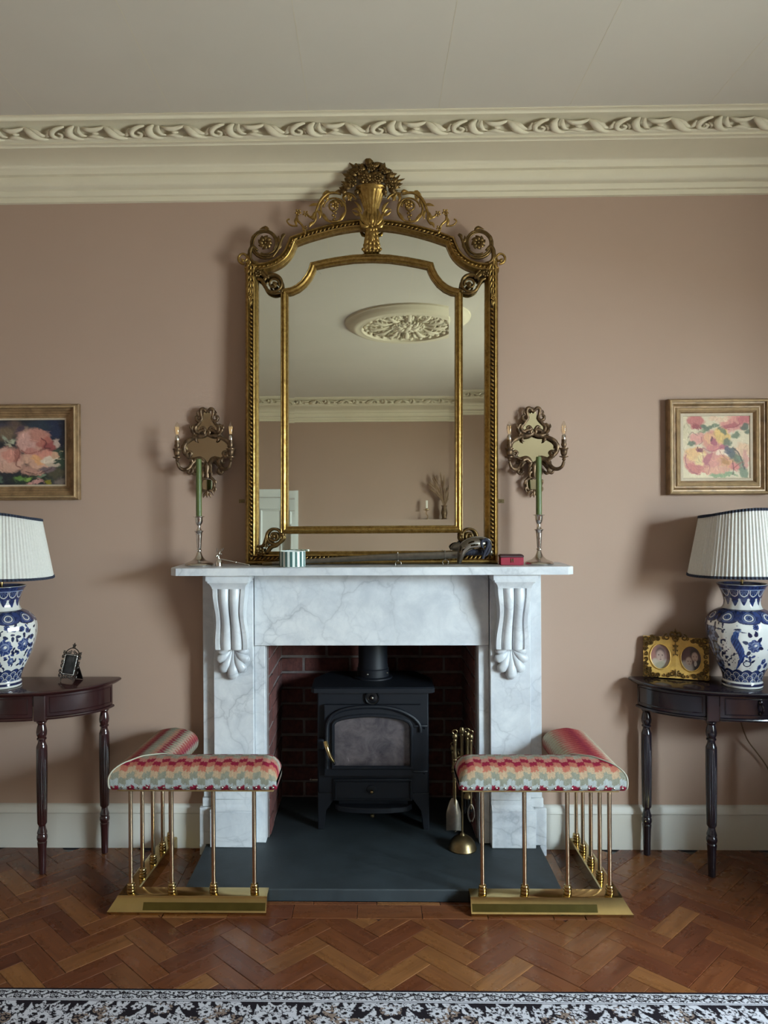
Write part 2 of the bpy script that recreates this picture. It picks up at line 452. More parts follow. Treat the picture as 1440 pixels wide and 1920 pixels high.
# ================================================================== ROOM SHELL
T = 0.16
floor = struct('floor', MB().box(LX - T, RX + T, BY - T, 0.02, -0.10, -0.004), 'dark_mahogany')
struct('ceiling', MB().box(LX - T, RX + T, BY - T, 0.62, CZ, CZ + 0.1), 'ceiling_paint')
OX, OZ = 0.446, 0.92                                  # builder's opening behind the surround
wb_ = MB()
wb_.box(LX - T, -OX, 0, T, 0, CZ); wb_.box(OX, RX + T, 0, T, 0, CZ); wb_.box(-OX, OX, 0, T, OZ, CZ)
wall_back = struct('wall_back', wb_, 'wall_paint')
struct('wall_left', MB().box(LX - T, LX, BY, 0, 0, CZ), 'wall_paint')
m = MB()
m.box(RX, RX + T, BY, WY0, 0, CZ); m.box(RX, RX + T, WY1, 0, 0, CZ)
m.box(RX, RX + T, WY0, WY1, 0, WZ0); m.box(RX, RX + T, WY0, WY1, WZ1, CZ)
struct('wall_right', m, 'wall_paint')
DX0, DX1, DZ = -1.72, -0.91, 1.865                     # door opening in the wall behind the camera
m = MB(); m.box(LX, DX0, BY - T, BY, 0, CZ); m.box(DX1, RX, BY - T, BY, 0, CZ); m.box(DX0, DX1, BY - T, BY, DZ, CZ)
struct('wall_front', m, 'wall_paint')

# window: frame, glazing bars, panes
m = MB()
for a, b, c, d in ((WY0, WY1, WZ0, WZ0 + .06), (WY0, WY1, WZ1 - .06, WZ1), (WY0, WY0 + .06, WZ0, WZ1), (WY1 - .06, WY1, WZ0, WZ1), (WY0, WY1, 1.43, 1.48)):
    m.box(RX + .06, RX + .12, a, b, c, d, .006)
win = struct('window_1', m, 'gloss_white')
for k in (1, 2):
    y = WY0 + (WY1 - WY0) * k / 3
    part('glazing_bar', MB().box(RX + .075, RX + .105, y - .012, y + .012, WZ0 + .06, WZ1 - .06, .004), 'gloss_white', win)
for k in range(3):
    for z0, z1 in ((WZ0 + .06, 1.43), (1.48, WZ1 - .06)):
        y0 = WY0 + (WY1 - WY0) * k / 3; y1 = WY0 + (WY1 - WY0) * (k + 1) / 3
        part('pane', MB().box(RX + .088, RX + .092, y0 + .03, y1 - .03, z0, z1), 'window_glass', win)
part('sill', MB().box(RX - .05, RX + .06, WY0 - .05, WY1 + .05, WZ0 - .04, WZ0, .006), 'gloss_white', win)

# door, seen only in the mirror
m = MB()
m.box(DX0, DX1, BY - .09, BY - .05, 0.01, DZ)
for z0, z1 in ((.15, .75), (.95, 1.74)):
    for x0, x1 in ((DX0 + .10, (DX0 + DX1) / 2 - .05), ((DX0 + DX1) / 2 + .05, DX1 - .10)):
        m.sweep([(0, .0), (.012, .014), (.024, .006), (.03, 0)], [(x0, z0), (x1, z0), (x1, z1), (x0, z1)], closed=True)
        for i in range(len(m.v) - 16, len(m.v)): m.v[i] = (m.v[i][0], BY - .05 - m.v[i][1], m.v[i][2])
door = struct('door_1', m, 'door_paint')
part('door_knob', MB().ell((DX1 - .06, BY - .02, 1.0), (.028, .03, .028)), 'brass', door)
prof = [(-.09, .0), (-.09, .03), (-.07, .036), (-.03, .028), (-.012, .034), (0, .026), (0, 0)]
m = MB(); m.sweep(prof, [(DX0, 0), (DX0, DZ), (DX1, DZ), (DX1, 0)][::-1])
m.v = [(x, BY + .001 - y, z) for x, y, z in m.v]
struct('trim_2', m, 'door_paint')

# cornice all round the room
CP = [(0, 2.735), (.012, 2.738), (.012, 2.757), (.022, 2.760), (.026, 2.770), (.026, 2.781), (.036, 2.784), (.046, 2.797), (.050, 2.806), (.050, 2.830), (.064, 2.834), (.068, 2.846)]
for k in range(1, 9):
    a = k / 8 * math.pi / 2
    CP.append((.072 + .125 * (1 - math.cos(a)), 2.846 + .036 * math.sin(a)))
CP += [(.200, 2.886), (.214, 2.889), (.214, 2.896), (.222, 2.898), (.226, 2.906), (.216, 2.908), (.214, 2.918), (.222, 2.934), (.242, 2.948), (.262, 2.953), (.272, 2.953), (.276, 2.962), (.286, 2.966), (.286, CZ + .002)]
corn = struct('trim_1', MB().sweep(CP, [(LX, BY), (RX, BY), (RX, 0), (LX, 0)], closed=True, plane='xy'), 'plaster', ang=50)
# carved foliage in the cornice hollow: four leaf shapes repeated
va, na = Vector((0, -.040, .044)).normalized(), Vector((0, -.044, -.040)).normalized()
def leafvariant(k, m):
    # local (u along cornice, v up the hollow, n outward), metres
    if k == 0:
        p = smooth([(-.030, .048, .004), (-.018, .040, .012), (-.004, .024, .017), (.014, .010, .014), (.036, .004, .006)], 3)
        m.tube(p, [.004, .010, .012, .009, .003], 8, flat=.7, up=(0, 0, 1))
        m.tube(smooth([(-.014, .046, .004), (.004, .036, .012), (.020, .022, .012), (.032, .018, .006)], 3), [.003, .008, .007, .002], 7, flat=.7, up=(0, 0, 1))
    elif k == 1:
        m.tube(smooth([(.030, .050, .004), (.010, .046, .012), (-.006, .032, .015), (-.004, .016, .012), (.012, .010, .009), (.020, .022, .010), (.010, .028, .012)], 3), [.004, .007, .008, .007, .006, .005, .003], 7, flat=.8, up=(0, 0, 1))
        m.tube(smooth([(-.030, .012, .004), (-.020, .022, .010), (-.014, .040, .008)], 3), [.003, .007, .003], 7, flat=.7, up=(0, 0, 1))
    elif k == 2:
        m.tube(smooth([(-.034, .046, .004), (-.020, .042, .013), (-.002, .040, .013), (.016, .044, .010), (.034, .050, .004)], 3), [.003, .008, .009, .007, .002], 7, flat=.7, up=(0, 0, 1))
        m.tube(smooth([(-.026, .010, .004), (-.008, .016, .011), (.008, .012, .011), (.026, .006, .004)], 3), [.002, .007, .007, .002], 7, flat=.7, up=(0, 0, 1))
        m.tube(smooth([(-.008, .034, .006), (.0, .026, .012), (.010, .024, .006)], 3), [.003, .006, .003], 6, flat=.8, up=(0, 0, 1))
    else:
        m.tube(smooth([(.000, .052, .003), (-.012, .040, .014), (-.010, .022, .017), (.006, .008, .012), (.028, .003, .004)], 3), [.003, .011, .011, .008, .002], 8, flat=.7, up=(0, 0, 1))
        m.tube(smooth([(.014, .050, .004), (.012, .036, .012), (.020, .020, .010), (.034, .014, .004)], 3), [.003, .007, .006, .002], 7, flat=.7, up=(0, 0, 1))
        m.tube(smooth([(-.034, .030, .003), (-.026, .024, .010), (-.026, .012, .006)], 3), [.002, .006, .002], 6, flat=.8, up=(0, 0, 1))
def leafmat(x, wall):
    if wall == 'back': return Matrix(((1, va[0], na[0], x), (0, va[1], na[1], -.212), (0, va[2], na[2], 2.906), (0, 0, 0, 1))) @ Matrix.Diagonal((1.38, 1.0, 1.35, 1))
    return Matrix(((-1, va[0], na[0], x), (0, -va[1], -na[1], BY + .212), (0, va[2], na[2], 2.906), (0, 0, 0, 1))) @ Matrix.Diagonal((1.38, 1.0, 1.35, 1))
protos = []
for k in range(4):
    m = MB(); leafvariant(k, m); protos.append(m)
leaf_obj = {}
x = -1.95; i = 0
while x < 1.98:
    k = (0, 1, 3, 2)[i % 4]
    if k not in leaf_obj:
        o = part('acanthus_leaf', protos[k], 'plaster', corn, ang=60); leaf_obj[k] = o; c = o
    else: c = copy_part(leaf_obj[k], corn, (0, 0, 0))
    c.matrix_local = leafmat(x, 'back'); x += .079; i += 1
m = MB(); x = -1.9; i = 0
while x < 1.95:
    m.M = leafmat(x, 'front'); leafvariant((0, 1, 3, 2)[i % 4], m); x += .079; i += 1
m.M = None
o = part('acanthus_run', m, 'plaster', corn, ang=60); o['kind'] = 'stuff'

# skirting boards
BP = [(0, 0), (.014, 0), (.014, .146), (.020, .150), (.020, .156), (.018, .160), (.016, .170), (.012, .178), (.006, .183), (0, .184)]
struct('baseboard_left', MB().sweep(BP, [(LX, BY), (RX, BY)][::-1], plane='xy') if False else MB().sweep(BP, [(-.716, 0), (LX, 0), (LX, BY), (DX0 - .09, BY)], plane='xy'), 'gloss_white')
struct('baseboard_right', MB().sweep(BP, [(DX1 + .09, BY), (RX, BY), (RX, 0), (.716, 0)], plane='xy'), 'gloss_white')
# faint lining-paper joints on the ceiling
ceil_ = bpy.data.objects['ceiling']
for xs in (-1.29, -.76, -.23, .27, .77, 1.30, 1.83):
    part('paper_joint', MB().box(xs - .0007, xs + .0007, BY + .3, -.29, CZ - .0004, CZ + .001), 'plaster', ceil_)

# ================================================================== HERRINGBONE FLOOR
BL, BW, G = .229, .0735, .0006
def blockmesh(poly):
    """convex polygon (local xy) -> low block with a chamfered top"""
    return MB().prism(poly, 0.0, -.012, 'z', b=.0011)
def clip(poly, ymax):
    out = []
    for i in range(len(poly)):
        a, b = poly[i - 1], poly[i]
        ia, ib = a[1] <= ymax, b[1] <= ymax
        if ia != ib:
            t = (ymax - a[1]) / (b[1] - a[1]); out.append((a[0] + (b[0] - a[0]) * t, ymax))
        if ib: out.append(b)
    return out
rect = [(G, G), (BL - G, G), (BL - G, BW - G), (G, BW - G)]
base_block = None
c45 = math.cos(R(45))
def rot45(x, y): return ((x - y) * c45, (x + y) * c45)
FX0, FX1, FYB = -1.92, 1.92, -1.16
rng = random.Random(3)
stuff_floor = MB(); nblk = 0
blocks = []
for i in range(-75, 76):
    for j in range(-26, 27):
        for kind in (0, 1):
            # rows run along x: a = (W, W), b = (L, -L) in the 45-degree frame
            u = i * BW + j * BL; v = i * BW - j * BL + (BW if kind else 0)
            loc = [(a, b) for a, b in rect] if kind == 0 else [(BW - b, a) for a, b in rect]
            pts = [rot45(u + a, v + b) for a, b in loc]
            pts = [(px + .02, py - .365) for px, py in pts]
            cx = sum(p[0] for p in pts) / 4; cy = sum(p[1] for p in pts) / 4
            if cx < FX0 or cx > FX1 or cy < FYB or cy > .05:
                xs_, ys_ = [q[0] for q in pts], [q[1] for q in pts]
                if LX < min(xs_) and max(xs_) < RX and BY < min(ys_) and max(ys_) < 0: stuff_floor.prism(pts, 0.0, -.012, 'z', b=.0011)
                continue
            blocks.append((cx, cy, kind, pts))
blocks.sort(key=lambda b: (abs(b[0]) > 1.75, -b[1]))
for cx, cy, kind, pts in blocks:
    ang = R(45) if kind == 0 else R(135); lift = rng.uniform(-.0009, 0); FY, SX = -.5615, .745
    ymx, xin_ = max(q[1] for q in pts), min(abs(q[0]) for q in pts)
    if ymx <= -.002 and (ymx <= FY or (xin_ >= SX and all(q[0] * pts[0][0] > 0 for q in pts))):
        if base_block is None:
            base_block = part('parquet_block', blockmesh([(a - BL / 2, b - BW / 2) for a, b in rect]), 'parquet', floor); o = base_block
        else: o = copy_part(base_block, floor, (0, 0, 0))
        o.location = (cx, cy, lift); o.rotation_euler = (0, 0, ang); continue
    for piece in (0, 1, 2):
        if piece == 0: q = clip(pts, FY)
        else:
            s_ = 1 if piece == 1 else -1
            q = clip(pts, -.002); q = [(b, a) for a, b in clip([(-b, -a) if False else (b, a) for a, b in q], 9)] if False else q
            q = [(-y_, -x_ * s_) for x_, y_ in q]; q = clip(q, -SX); q = [(-y_ * s_, -x_) for x_, y_ in q]     # keep |x| >= SX
            q = [(x_, -y_) for x_, y_ in clip([(x_, -y_) for x_, y_ in q], -FY)]                              # keep y >= FY
        if len(q) < 3: continue
        ar = sum(q[k - 1][0] * q[k][1] - q[k][0] * q[k - 1][1] for k in range(len(q))) / 2
        if abs(ar) < .0002: continue
        if ar < 0: q = q[::-1]
        q = [q[k] for k in range(len(q)) if math.dist(q[k], q[k - 1]) > 1e-4]
        if len(q) < 3: continue
        ca, sa = math.cos(-ang), math.sin(-ang)
        lp = [((a - cx) * ca - (b - cy) * sa, (a - cx) * sa + (b - cy) * ca) for a, b in q]
        o = part('parquet_block', blockmesh(lp), 'parquet', floor); o.location = (cx, cy, lift); o.rotation_euler = (0, 0, ang)
so_ = part('parquet_remainder', stuff_floor, 'parquet', floor); so_['kind'] = 'stuff'
# border courses in front of the hearth
for y0, y1, off in ((-.467, -.446, .07), (-.5605, -.4675, 0)):
    x = -.742 + off - .229 if off else -.742
    while x < .742:
        xa, xb = max(x, -.742), min(x + .2285, .742)
        if xb - xa > .02:
            w2, h2 = (xb - xa) / 2, (y1 - y0) / 2
            o = part('parquet_block', blockmesh([(-w2 + G, -h2 + G), (w2 - G, -h2 + G), (w2 - G, h2 - G), (-w2 + G, h2 - G)]), 'parquet', floor)
            o.location = ((xa + xb) / 2, (y0 + y1) / 2, rng.uniform(-.0009, 0))
        x += .229

for s_ in (-1, 1):
    y = -.4455; k = 0
    while y < -.01:
        ya, yb = y, min(y + (.229 if k else .16), -.002); h2, w2 = (yb - ya) / 2, .0265; k += 1; y = yb
        o = part('parquet_block', blockmesh([(-h2 + G, -w2 + G), (h2 - G, -w2 + G), (h2 - G, w2 - G), (-h2 + G, w2 - G)]), 'parquet', floor)
        o.location = (s_ * .7180, (ya + yb) / 2, rng.uniform(-.0009, 0)); o.rotation_euler = (0, 0, R(90))
# ================================================================== FIREPLACE RECESS WITH BRICKS
m = MB()
m.box(-.56, -.446, -.055, .56, .0, 1.25); m.box(.446, .56, -.055, .56, .0, 1.25)
m.v = [(x, max(y, .0) if False else y, z) for x, y, z in m.v]
rec = MB()
rec.box(-.56, -.4365, .0005, .60, 0, .919); rec.box(.4365, .56, .0005, .60, 0, .919); rec.box(-.56, .56, T + .001, .60, .919, 1.3) if False else None; rec.box(-.56, -.4365, T + .001, .60, .919, 1.3); rec.box(.4365, .56, T + .001, .60, .919, 1.3); rec.box(-.4365, .4365, .4525, .60, 0, 1.3)
rec.box(-.446, .446, T + .001, .462, 1.2, 1.3); rec.box(-.446, .446, .0, T, .90, OZ)
lining = part('mortar_lining', rec, 'mortar', wall_back)
bm_ = MB().box(-.1075, .1075, 0, .02, -.0325, .0325, .004)
bproto = None
def put_brick(mat4):
    global bproto
    if bproto is None: bproto = part('brick', bm_, 'brick', lining); o = bproto
    else: o = copy_part(bproto, lining, (0, 0, 0))
    o.matrix_local = mat4
brng = random.Random(5)
for row in range(12):
    z = .0435 + .0375 + row * .075
    if z > .93: break
    off = 0 if row % 2 else -.1125
    def run(a0, a1, fn):
        a = a0 + off
        while a < a1:
            s0, s1 = max(a, a0) + .005, min(a + .225, a1) - .005
            if s1 - s0 > .03: fn((s0 + s1) / 2, (s1 - s0) / .215)
            a += .225
    j = lambda: brng.uniform(-.003, .003)
    run(-.44, .44, lambda c, s: put_brick(Matrix.Translation((c, .448 + j(), z)) @ Matrix.Diagonal((s, 1, 1, 1))))
    run(.003, .445, lambda c, s: put_brick(Matrix.Translation((-.432 + j(), c, z)) @ Matrix.Rotation(R(90), 4, 'Z') @ Matrix.Diagonal((s, 1, 1, 1))))
    run(.003, .445, lambda c, s: put_brick(Matrix.Translation((.432 + j(), c, z)) @ Matrix.Rotation(R(-90), 4, 'Z') @ Matrix.Diagonal((s, 1, 1, 1))))

# ================================================================== HEARTH
m = MB().prism([(-.69, -.444), (.69, -.444), (.69, -.001), (.4355, -.001), (.4355, .452), (-.4355, .452), (-.4355, -.001), (-.69, -.001)], .043, 0.0, 'z', b=.004)
tag(m.build('hearth', 'slate'), 'dark grey slate hearth slab on the floor under the stove', 'hearth')

# ================================================================== MARBLE CHIMNEYPIECE
fp = thing('fireplace_surround', 'white veined marble chimneypiece with carved corbels around the black stove', 'fireplace')
HZ = .0435
SH = 1.2025
m = MB().prism([(-.793, -.001), (-.793, -.215), (-.768, -.24), (.768, -.24), (.793, -.215), (.793, -.001)], SH, 1.171, 'z', b=.003)
shelf = part('mantel_shelf', m, 'marble', fp)
part('frieze', MB().box(-.484, .484, -.074, -.001, .866, 1.1705, .002), 'marble', fp)
def loft(m, rings):
    """rings of (half width, centre x, y front, y back, z)"""
    vs = []; fs = []
    for hw, cx, yf, yb, z in rings: vs += [(cx - hw, yf, z), (cx + hw, yf, z), (cx + hw, yb, z), (cx - hw, yb, z)]
    n = len(rings)
    for i in range(n - 1):
        for k in range(4): fs.append((i * 4 + k, i * 4 + (k + 1) % 4, i * 4 + 4 + (k + 1) % 4, i * 4 + 4 + k))
    fs += [(3, 2, 1, 0), tuple((n - 1) * 4 + k for k in range(4))]
    return m.add(vs, fs)
for sgn in (-1, 1):
    cx = sgn * .5695
    def bx(a, b, y0, y1, z0, z1, bev=.002):
        lo_, hi = sorted((sgn * a, sgn * b)); return MB().box(lo_, hi, y0, y1, z0, z1, bev)
    part('pilaster', bx(.487, .652, -.086, -.001, HZ + .19, 1.1705), 'marble', fp)
    part('outer_slip', bx(.6525, .702, -.058, -.0245 if False else -.001, HZ + .19, 1.1705), 'marble', fp)
    part('inner_slip', bx(.4425, .4865, -.058, -.001, HZ, .8655), 'marble', fp)
    pl = MB()
    pl.box(*sorted((sgn * .4875, sgn * .667)), -.104, -.002, HZ, .190, .002)
    loft(pl, [(.0885, sgn * .578, -.104, -.002, .190), (.0885, sgn * .578, -.104, -.002, .196), (.083, sgn * .572, -.097, -.002, .202), (.079, sgn * .5685, -.088, -.002, .214), (.0815, sgn * .5695, -.088, -.002, .2165), (.0815, sgn * .5695, -.088, -.002, .2335)])
    part('plinth', pl, 'marble', fp)
    op = MB(); op.box(*sorted((sgn * .6675, sgn * .716)), -.075, -.002, HZ, .196, .002); op.box(*sorted((sgn * .6908, sgn * .7155)), -.0745, -.002, .0005, HZ); op.box(*sorted((sgn * .653, sgn * .706)), -.064, -.002, .1965, .233, .002)
    part('outer_plinth', op, 'marble', fp)
    # corbel
    cb = MB()
    loft(cb, [(.087, cx, -.212, -.0865, 1.1700), (.087, cx, -.212, -.0865, 1.147), (.0815, cx, -.206, -.0865, 1.1465), (.0815, cx, -.206, -.0865, 1.139), (.079, cx, -.203, -.0865, 1.1385),
              (.072, cx, -.197, -.0865, 1.130), (.068, cx, -.192, -.0865, 1.122), (.066, cx, -.190, -.0865, 1.113)])
    corbel = part('corbel', cb, 'marble', fp)
    nz, nx = 30, 41; zt, zb = 1.113, .860
    dp = [(0, -.182), (.2, -.190), (.42, -.172), (.6, -.148), (.8, -.140), (1, -.132)]
    tt = np.linspace(0, 1, nz); yy = np.interp(tt, [a for a, _ in dp], [b for _, b in dp])
    yy = np.convolve(np.pad(yy, 3, mode='edge'), np.ones(7) / 7, 'valid')
    pts = []
    for i in range(nz):
        z = zt + (zb - zt) * tt[i]; hw = .0625 + .0048 * math.cos(tt[i] * 2.2 * math.pi) - .002
        row = [(cx - hw, -.087, z)]
        for k in range(nx):
            q = -1 + 2 * k / (nx - 1); ax = abs(q)
            if ax < .66: h = .020 * math.sqrt(max(0, 1 - ((ax - .33) / .33) ** 2)) - .006
            elif ax < .74: h = -.006 + (ax - .66) / .08 * .012
            else: h = .006
            row.append((cx + q * hw, yy[i] + .006 - h, z))
        row.append((cx + hw, -.087, z)); pts.append(row)
    g = MB().grid(pts)
    g.f.append(tuple(range((nz - 1) * (nx + 2), nz * (nx + 2))))
    part('corbel_scroll', g, 'marble', corbel, ang=60)
    sh = MB(); s = 1 / 462.0
    for dx, dz, r in ((0, -50, 11), (-18, -38, 9.5), (18, -38, 9.5), (-25, -20, 8.5), (25, -20, 8.5), (-24, -5, 6), (24, -5, 6)):
        x0 = cx + dx * .22 * s
        p = smooth([(x0, -.088, .8595), (x0 + dx * .10 * s, -.098, .8595 + dz * .35 * s), (x0 + dx * .45 * s, -.106, .8595 + dz * .75 * s), (cx + dx * s, -.101, .8595 + dz * s), (cx + dx * 1.18 * s, -.091, .8595 + dz * 1.15 * s)], 4)
        sh.tube(p, [2.4 * s, 3.6 * s, r * .85 * s, r * 1.02 * s, r * .45 * s], 12, flat=.75, up=(0, -1, 0))
    part('shell', sh, 'marble', corbel, ang=60)
# ================================================================== STOVE
st = thing('wood_stove', 'dark iron wood-burning stove with arched glass door inside the fireplace', 'stove', (0.005, .07, HZ))
sx = .005
def B(name, mb, mat='stove_iron', parent=None, **k): return part(name, mb, mat, parent or st, **k)
YF = .075
m = MB().box(sx - .241, sx + .241, YF, .36, HZ + .155, .640, .006)
B('body', m)
for s_ in (-1, 1):
    leg = MB().prism([(sx + s_ * .241, HZ + .158), (sx + s_ * .150, HZ + .158), (sx + s_ * .205, HZ + .08), (sx + s_ * .215, HZ), (sx + s_ * .241, HZ)], YF, YF + .05, 'y', b=.003)
    B('leg', leg); leg = MB().box(*sorted((sx + s_ * .20, sx + s_ * .24)), .31, .35, HZ, HZ + .155, .003); B('leg', leg)
tp = MB().prism([(sx - .252, YF - .026), (sx + .252, YF - .026), (sx + .266, YF - .012), (sx + .266, .24), (sx + .20, .385), (sx - .20, .385), (sx - .266, .24), (sx - .266, YF - .012)], .664, .640, 'z', b=.006)
B('top_plate', tp)
fl = lathe_part('flue_pipe', sx + .002, .255, [(.088, .664), (.088, .670), (.072, .673), (.072, .706), (.068, .709), (.068, .722), (.066, .725), (.066, 1.19)], 'stove_iron', st, 32)
for a in (250, 330):
    part('flue_screw', MB().ell((sx + .002 + .073 * math.cos(R(a)), .255 + .073 * math.sin(R(a)), .69), (.005, .005, .005), 8, 6), 'steel', fl)
# vent dial
def disc(cx, cz, prof, n=28, mat='stove_iron', name='dial', parent=None):
    """turned about the y axis: prof [(r, y)]"""
    mm = MB().lathe(0, 0, prof, n); mm.v = [(cx + x, z, cz + y) for x, y, z in mm.v]
    return part(name, mm, mat, parent or st)
dx_, dz_ = P(697.5, 1307, YF)[0], P(697.5, 1307, YF)[2]
dial = disc(dx_, dz_, [(.033, YF), (.033, YF - .008), (.029, YF - .012), (.024, YF - .008), (.012, YF - .010), (.008, YF - .016), (.001, YF - .018)], mat='dial_black', name='vent_dial')
disc(dx_, dz_, [(.006, YF - .012), (.005, YF - .022), (.001, YF - .024)], 12, 'steel', 'dial_screw', dial)
m = MB().ell((dx_ - .016, YF - .010, dz_ - .006), (.003, .003, .003), 8, 6); part('dial_mark', m, 'steel', dial)
# door with arched window
def px2(pts, y): return [at(a, b, y) for a, b in pts]
arch_w = [(623, 1440), (773, 1440), (773, 1362), (768, 1353), (757, 1347), (740, 1343), (720, 1340.5), (697, 1339.5), (674, 1340.5), (654, 1343), (640, 1346), (629, 1350), (623, 1357)]
yd = YF - .022
dpts = [at(a, b, yd) for a, b in ((609, 1455), (789, 1455), (789, 1322), (609, 1322))]
x0d, x1d, z0d, z1d = dpts[0][0], dpts[1][0], dpts[0][1], dpts[2][1]
win_ = [at(a, b, yd) for a, b in arch_w]
# frame plate with a hole: ring of quads between the window and the outline
def plate(outer, inner, y0, y1):
    mm = MB(); n = len(inner)
    q = [outer, inner]
    vs = [(x, y0, z) for x, z in outer] + [(x, y0, z) for x, z in inner] + [(x, y1, z) for x, z in outer] + [(x, y1, z) for x, z in inner]
    fs = []
    for k in range(n):
        j = (k + 1) % n
        fs += [(k, j, n + j, n + k), (2 * n + k, 2 * n + j, 3 * n + j, 3 * n + k), (k, j, 2 * n + j, 2 * n + k), (n + k, n + j, 3 * n + j, 3 * n + k)]
    return mm.add(vs, fs)
cxd, czd = (x0d + x1d) / 2, (z0d + z1d) / 2
outer = []
for x, z in win_:
    dx, dz = x - cxd, z - czd; t = min((x1d - cxd) / max(abs(dx), 1e-6), (z1d - czd) / max(abs(dz), 1e-6)); outer.append((cxd + dx * t, czd + dz * t))
outer[0] = (x0d, z0d); outer[1] = (x1d, z0d)
k_tr = min(range(len(outer)), key=lambda k: (outer[k][0] - x1d) ** 2 + (outer[k][1] - z1d) ** 2); outer[k_tr] = (x1d, z1d)
k_tl = min(range(len(outer)), key=lambda k: (outer[k][0] - x0d) ** 2 + (outer[k][1] - z1d) ** 2); outer[k_tl] = (x0d, z1d)
dr = part('door', plate(outer, win_, yd, YF - .001), 'stove_iron', st, ang=25)
ri = [( -.004, 0), (-.004, .006), (0, .010), (.006, .010), (.010, .005), (.010, 0)]
mm = MB().sweep([(a, b - yd) for a, b in ri], win_, closed=True); part('window_bead', mm, 'stove_iron', dr)
hood = [at(a, b, yd) for a, b in ((613, 1440), (613, 1368), (616, 1352), (624, 1340), (640, 1331.5), (660, 1327), (680, 1325), (697, 1324.5), (714, 1325), (735, 1328), (755, 1334), (772, 1343), (784, 1354), (788, 1364), (788, 1372))]
hp = smooth([(x, yd - .004, z) for x, z in hood], 3)
part('arch_moulding', MB().tube(hp, .0085, 8, up=(0, -1, 0), flat=1.2), 'stove_iron', dr)
part('glass', MB().prism(win_, YF - .004, YF - .0005, 'y'), 'stove_glass', dr, label='smoky glass of the stove door')
for py in (1361, 1446):
    a = P(775, py, yd); b = P(801, py, yd)
    hg = MB().tube([(a[0], yd - .004, a[2]), (b[0] - .01, yd - .006, a[2] + .001), (b[0], yd - .002, a[2])], [.005, .0065, .005], 8)
    hg.ell((b[0] - .012, yd - .002, a[2] - .004), (.007, .010, .010), 10, 6); part('hinge', hg, 'stove_iron', dr)
lt = P(603, 1395, yd)
part('latch', MB().box(lt[0] - .018, lt[0] + .012, yd - .012, yd + .012, lt[2] - .022, lt[2] + .022, .005), 'stove_iron', dr)
hd = [P(610, 1391, yd - .03), P(613, 1402, yd - .042), P(618, 1416, yd - .045), P(625, 1428, yd - .038)]
part('handle', MB().tube(smooth(hd, 4), [.010, .0095, .0085, .0085, .0075], 12), 'brass', dr, label='curved brass door handle')
part('handle_tip', MB().ell(P(627, 1431, yd - .036), (.006, .006, .008), 10, 6), 'dial_black', dr)
# ash drawer
a = at(625, 1500, YF); b = at(773, 1459, YF)
ad = part('ash_drawer', MB().box(a[0], b[0], YF - .012, YF - .0005, a[1], b[1], .003), 'stove_iron', st)
mm = MB().sweep([(0, .012 - YF), (.004, .018 - YF), (.008, .012 - YF)], [(a[0] + .006, a[1] + .006), (b[0] - .006, a[1] + .006), (b[0] - .006, b[1] - .006), (a[0] + .006, b[1] - .006)], closed=True)
part('drawer_moulding', mm, 'stove_iron', ad)
kx, kz = at(697, 1479, YF)
disc(kx, kz, [(.022, YF - .012), (.020, YF - .016), (.006, YF - .017)], 20, 'stove_iron', 'knob_rose', ad)
disc(kx, kz - .001, [(.004, YF - .016), (.0045, YF - .024), (.0085, YF - .029), (.009, YF - .034), (.006, YF - .039), (.001, YF - .040)], 14, 'brass', 'knob', ad)
# ash lip and lower knob
zl = at(697, 1511, YF)[1]
lip = MB().prism([(sx + q * .166, YF - .008 - .050 * (1 - q * q) ** .5 if abs(q) < 1 else YF - .008) for q in np.linspace(-1, 1, 21)] + [(sx + .166, YF - .0005), (sx - .166, YF - .0005)], zl + .010, zl - .010, 'z', b=.003)
B('ash_lip', lip)
kx, kz = at(698, 1528, YF - .01)
disc(kx, kz, [(.0035, YF + .03), (.0035, YF - .004), (.009, YF - .010), (.0095, YF - .018), (.006, YF - .024), (.001, YF - .025)], 14, 'old_brass', 'riddling_knob')
B('base_panel', MB().box(sx - .15, sx + .15, YF + .03, YF + .04, HZ + .09, HZ + .158))
tp_ = P(583, 1462, .16)
mm = MB().tube([(sx - .2405, tp_[1], tp_[2]), (tp_[0], tp_[1], tp_[2])], .004, 8); mm.ell(tp_, (.006, .006, .006), 8, 6)
part('side_lever', mm, 'steel', st)

# ================================================================== COMPANION SET
cy = -.105; cx0, _ = at(867, 1590, cy)
cs = thing('fire_tool_stand', 'brass fire-tool stand with domed base, on the hearth right of the stove', 'fire tool stand', (cx0, cy, HZ))
lathe_part('base', cx0, cy, [(.057, HZ), (.058, HZ + .004), (.055, HZ + .010), (.050, HZ + .026), (.040, HZ + .040), (.026, HZ + .050), (.012, HZ + .056), (.009, HZ + .062), (.005, HZ + .066)], 'old_brass', cs, 36)
ztop = at(867, 1363, cy)[1]
lathe_part('pole', cx0, cy, [(.0045, HZ + .062), (.0045, ztop - .135)], 'old_brass', cs, 10)
def handle_prof(z0, z1):
    h = z1 - z0
    return [(.003, z0), (.007, z0 + .02 * h), (.009, z0 + .07 * h), (.006, z0 + .12 * h), (.0085, z0 + .18 * h), (.007, z0 + .26 * h), (.0058, z0 + .45 * h), (.0075, z0 + .72 * h), (.0085, z0 + .76 * h), (.006, z0 + .80 * h), (.0105, z0 + .84 * h), (.0112, z0 + .92 * h), (.007, z0 + .985 * h), (.001, z1)]
lathe_part('finial', cx0, cy, handle_prof(ztop - .14, ztop), 'old_brass', cs, 16)
zh = at(867, 1419, cy)[1]
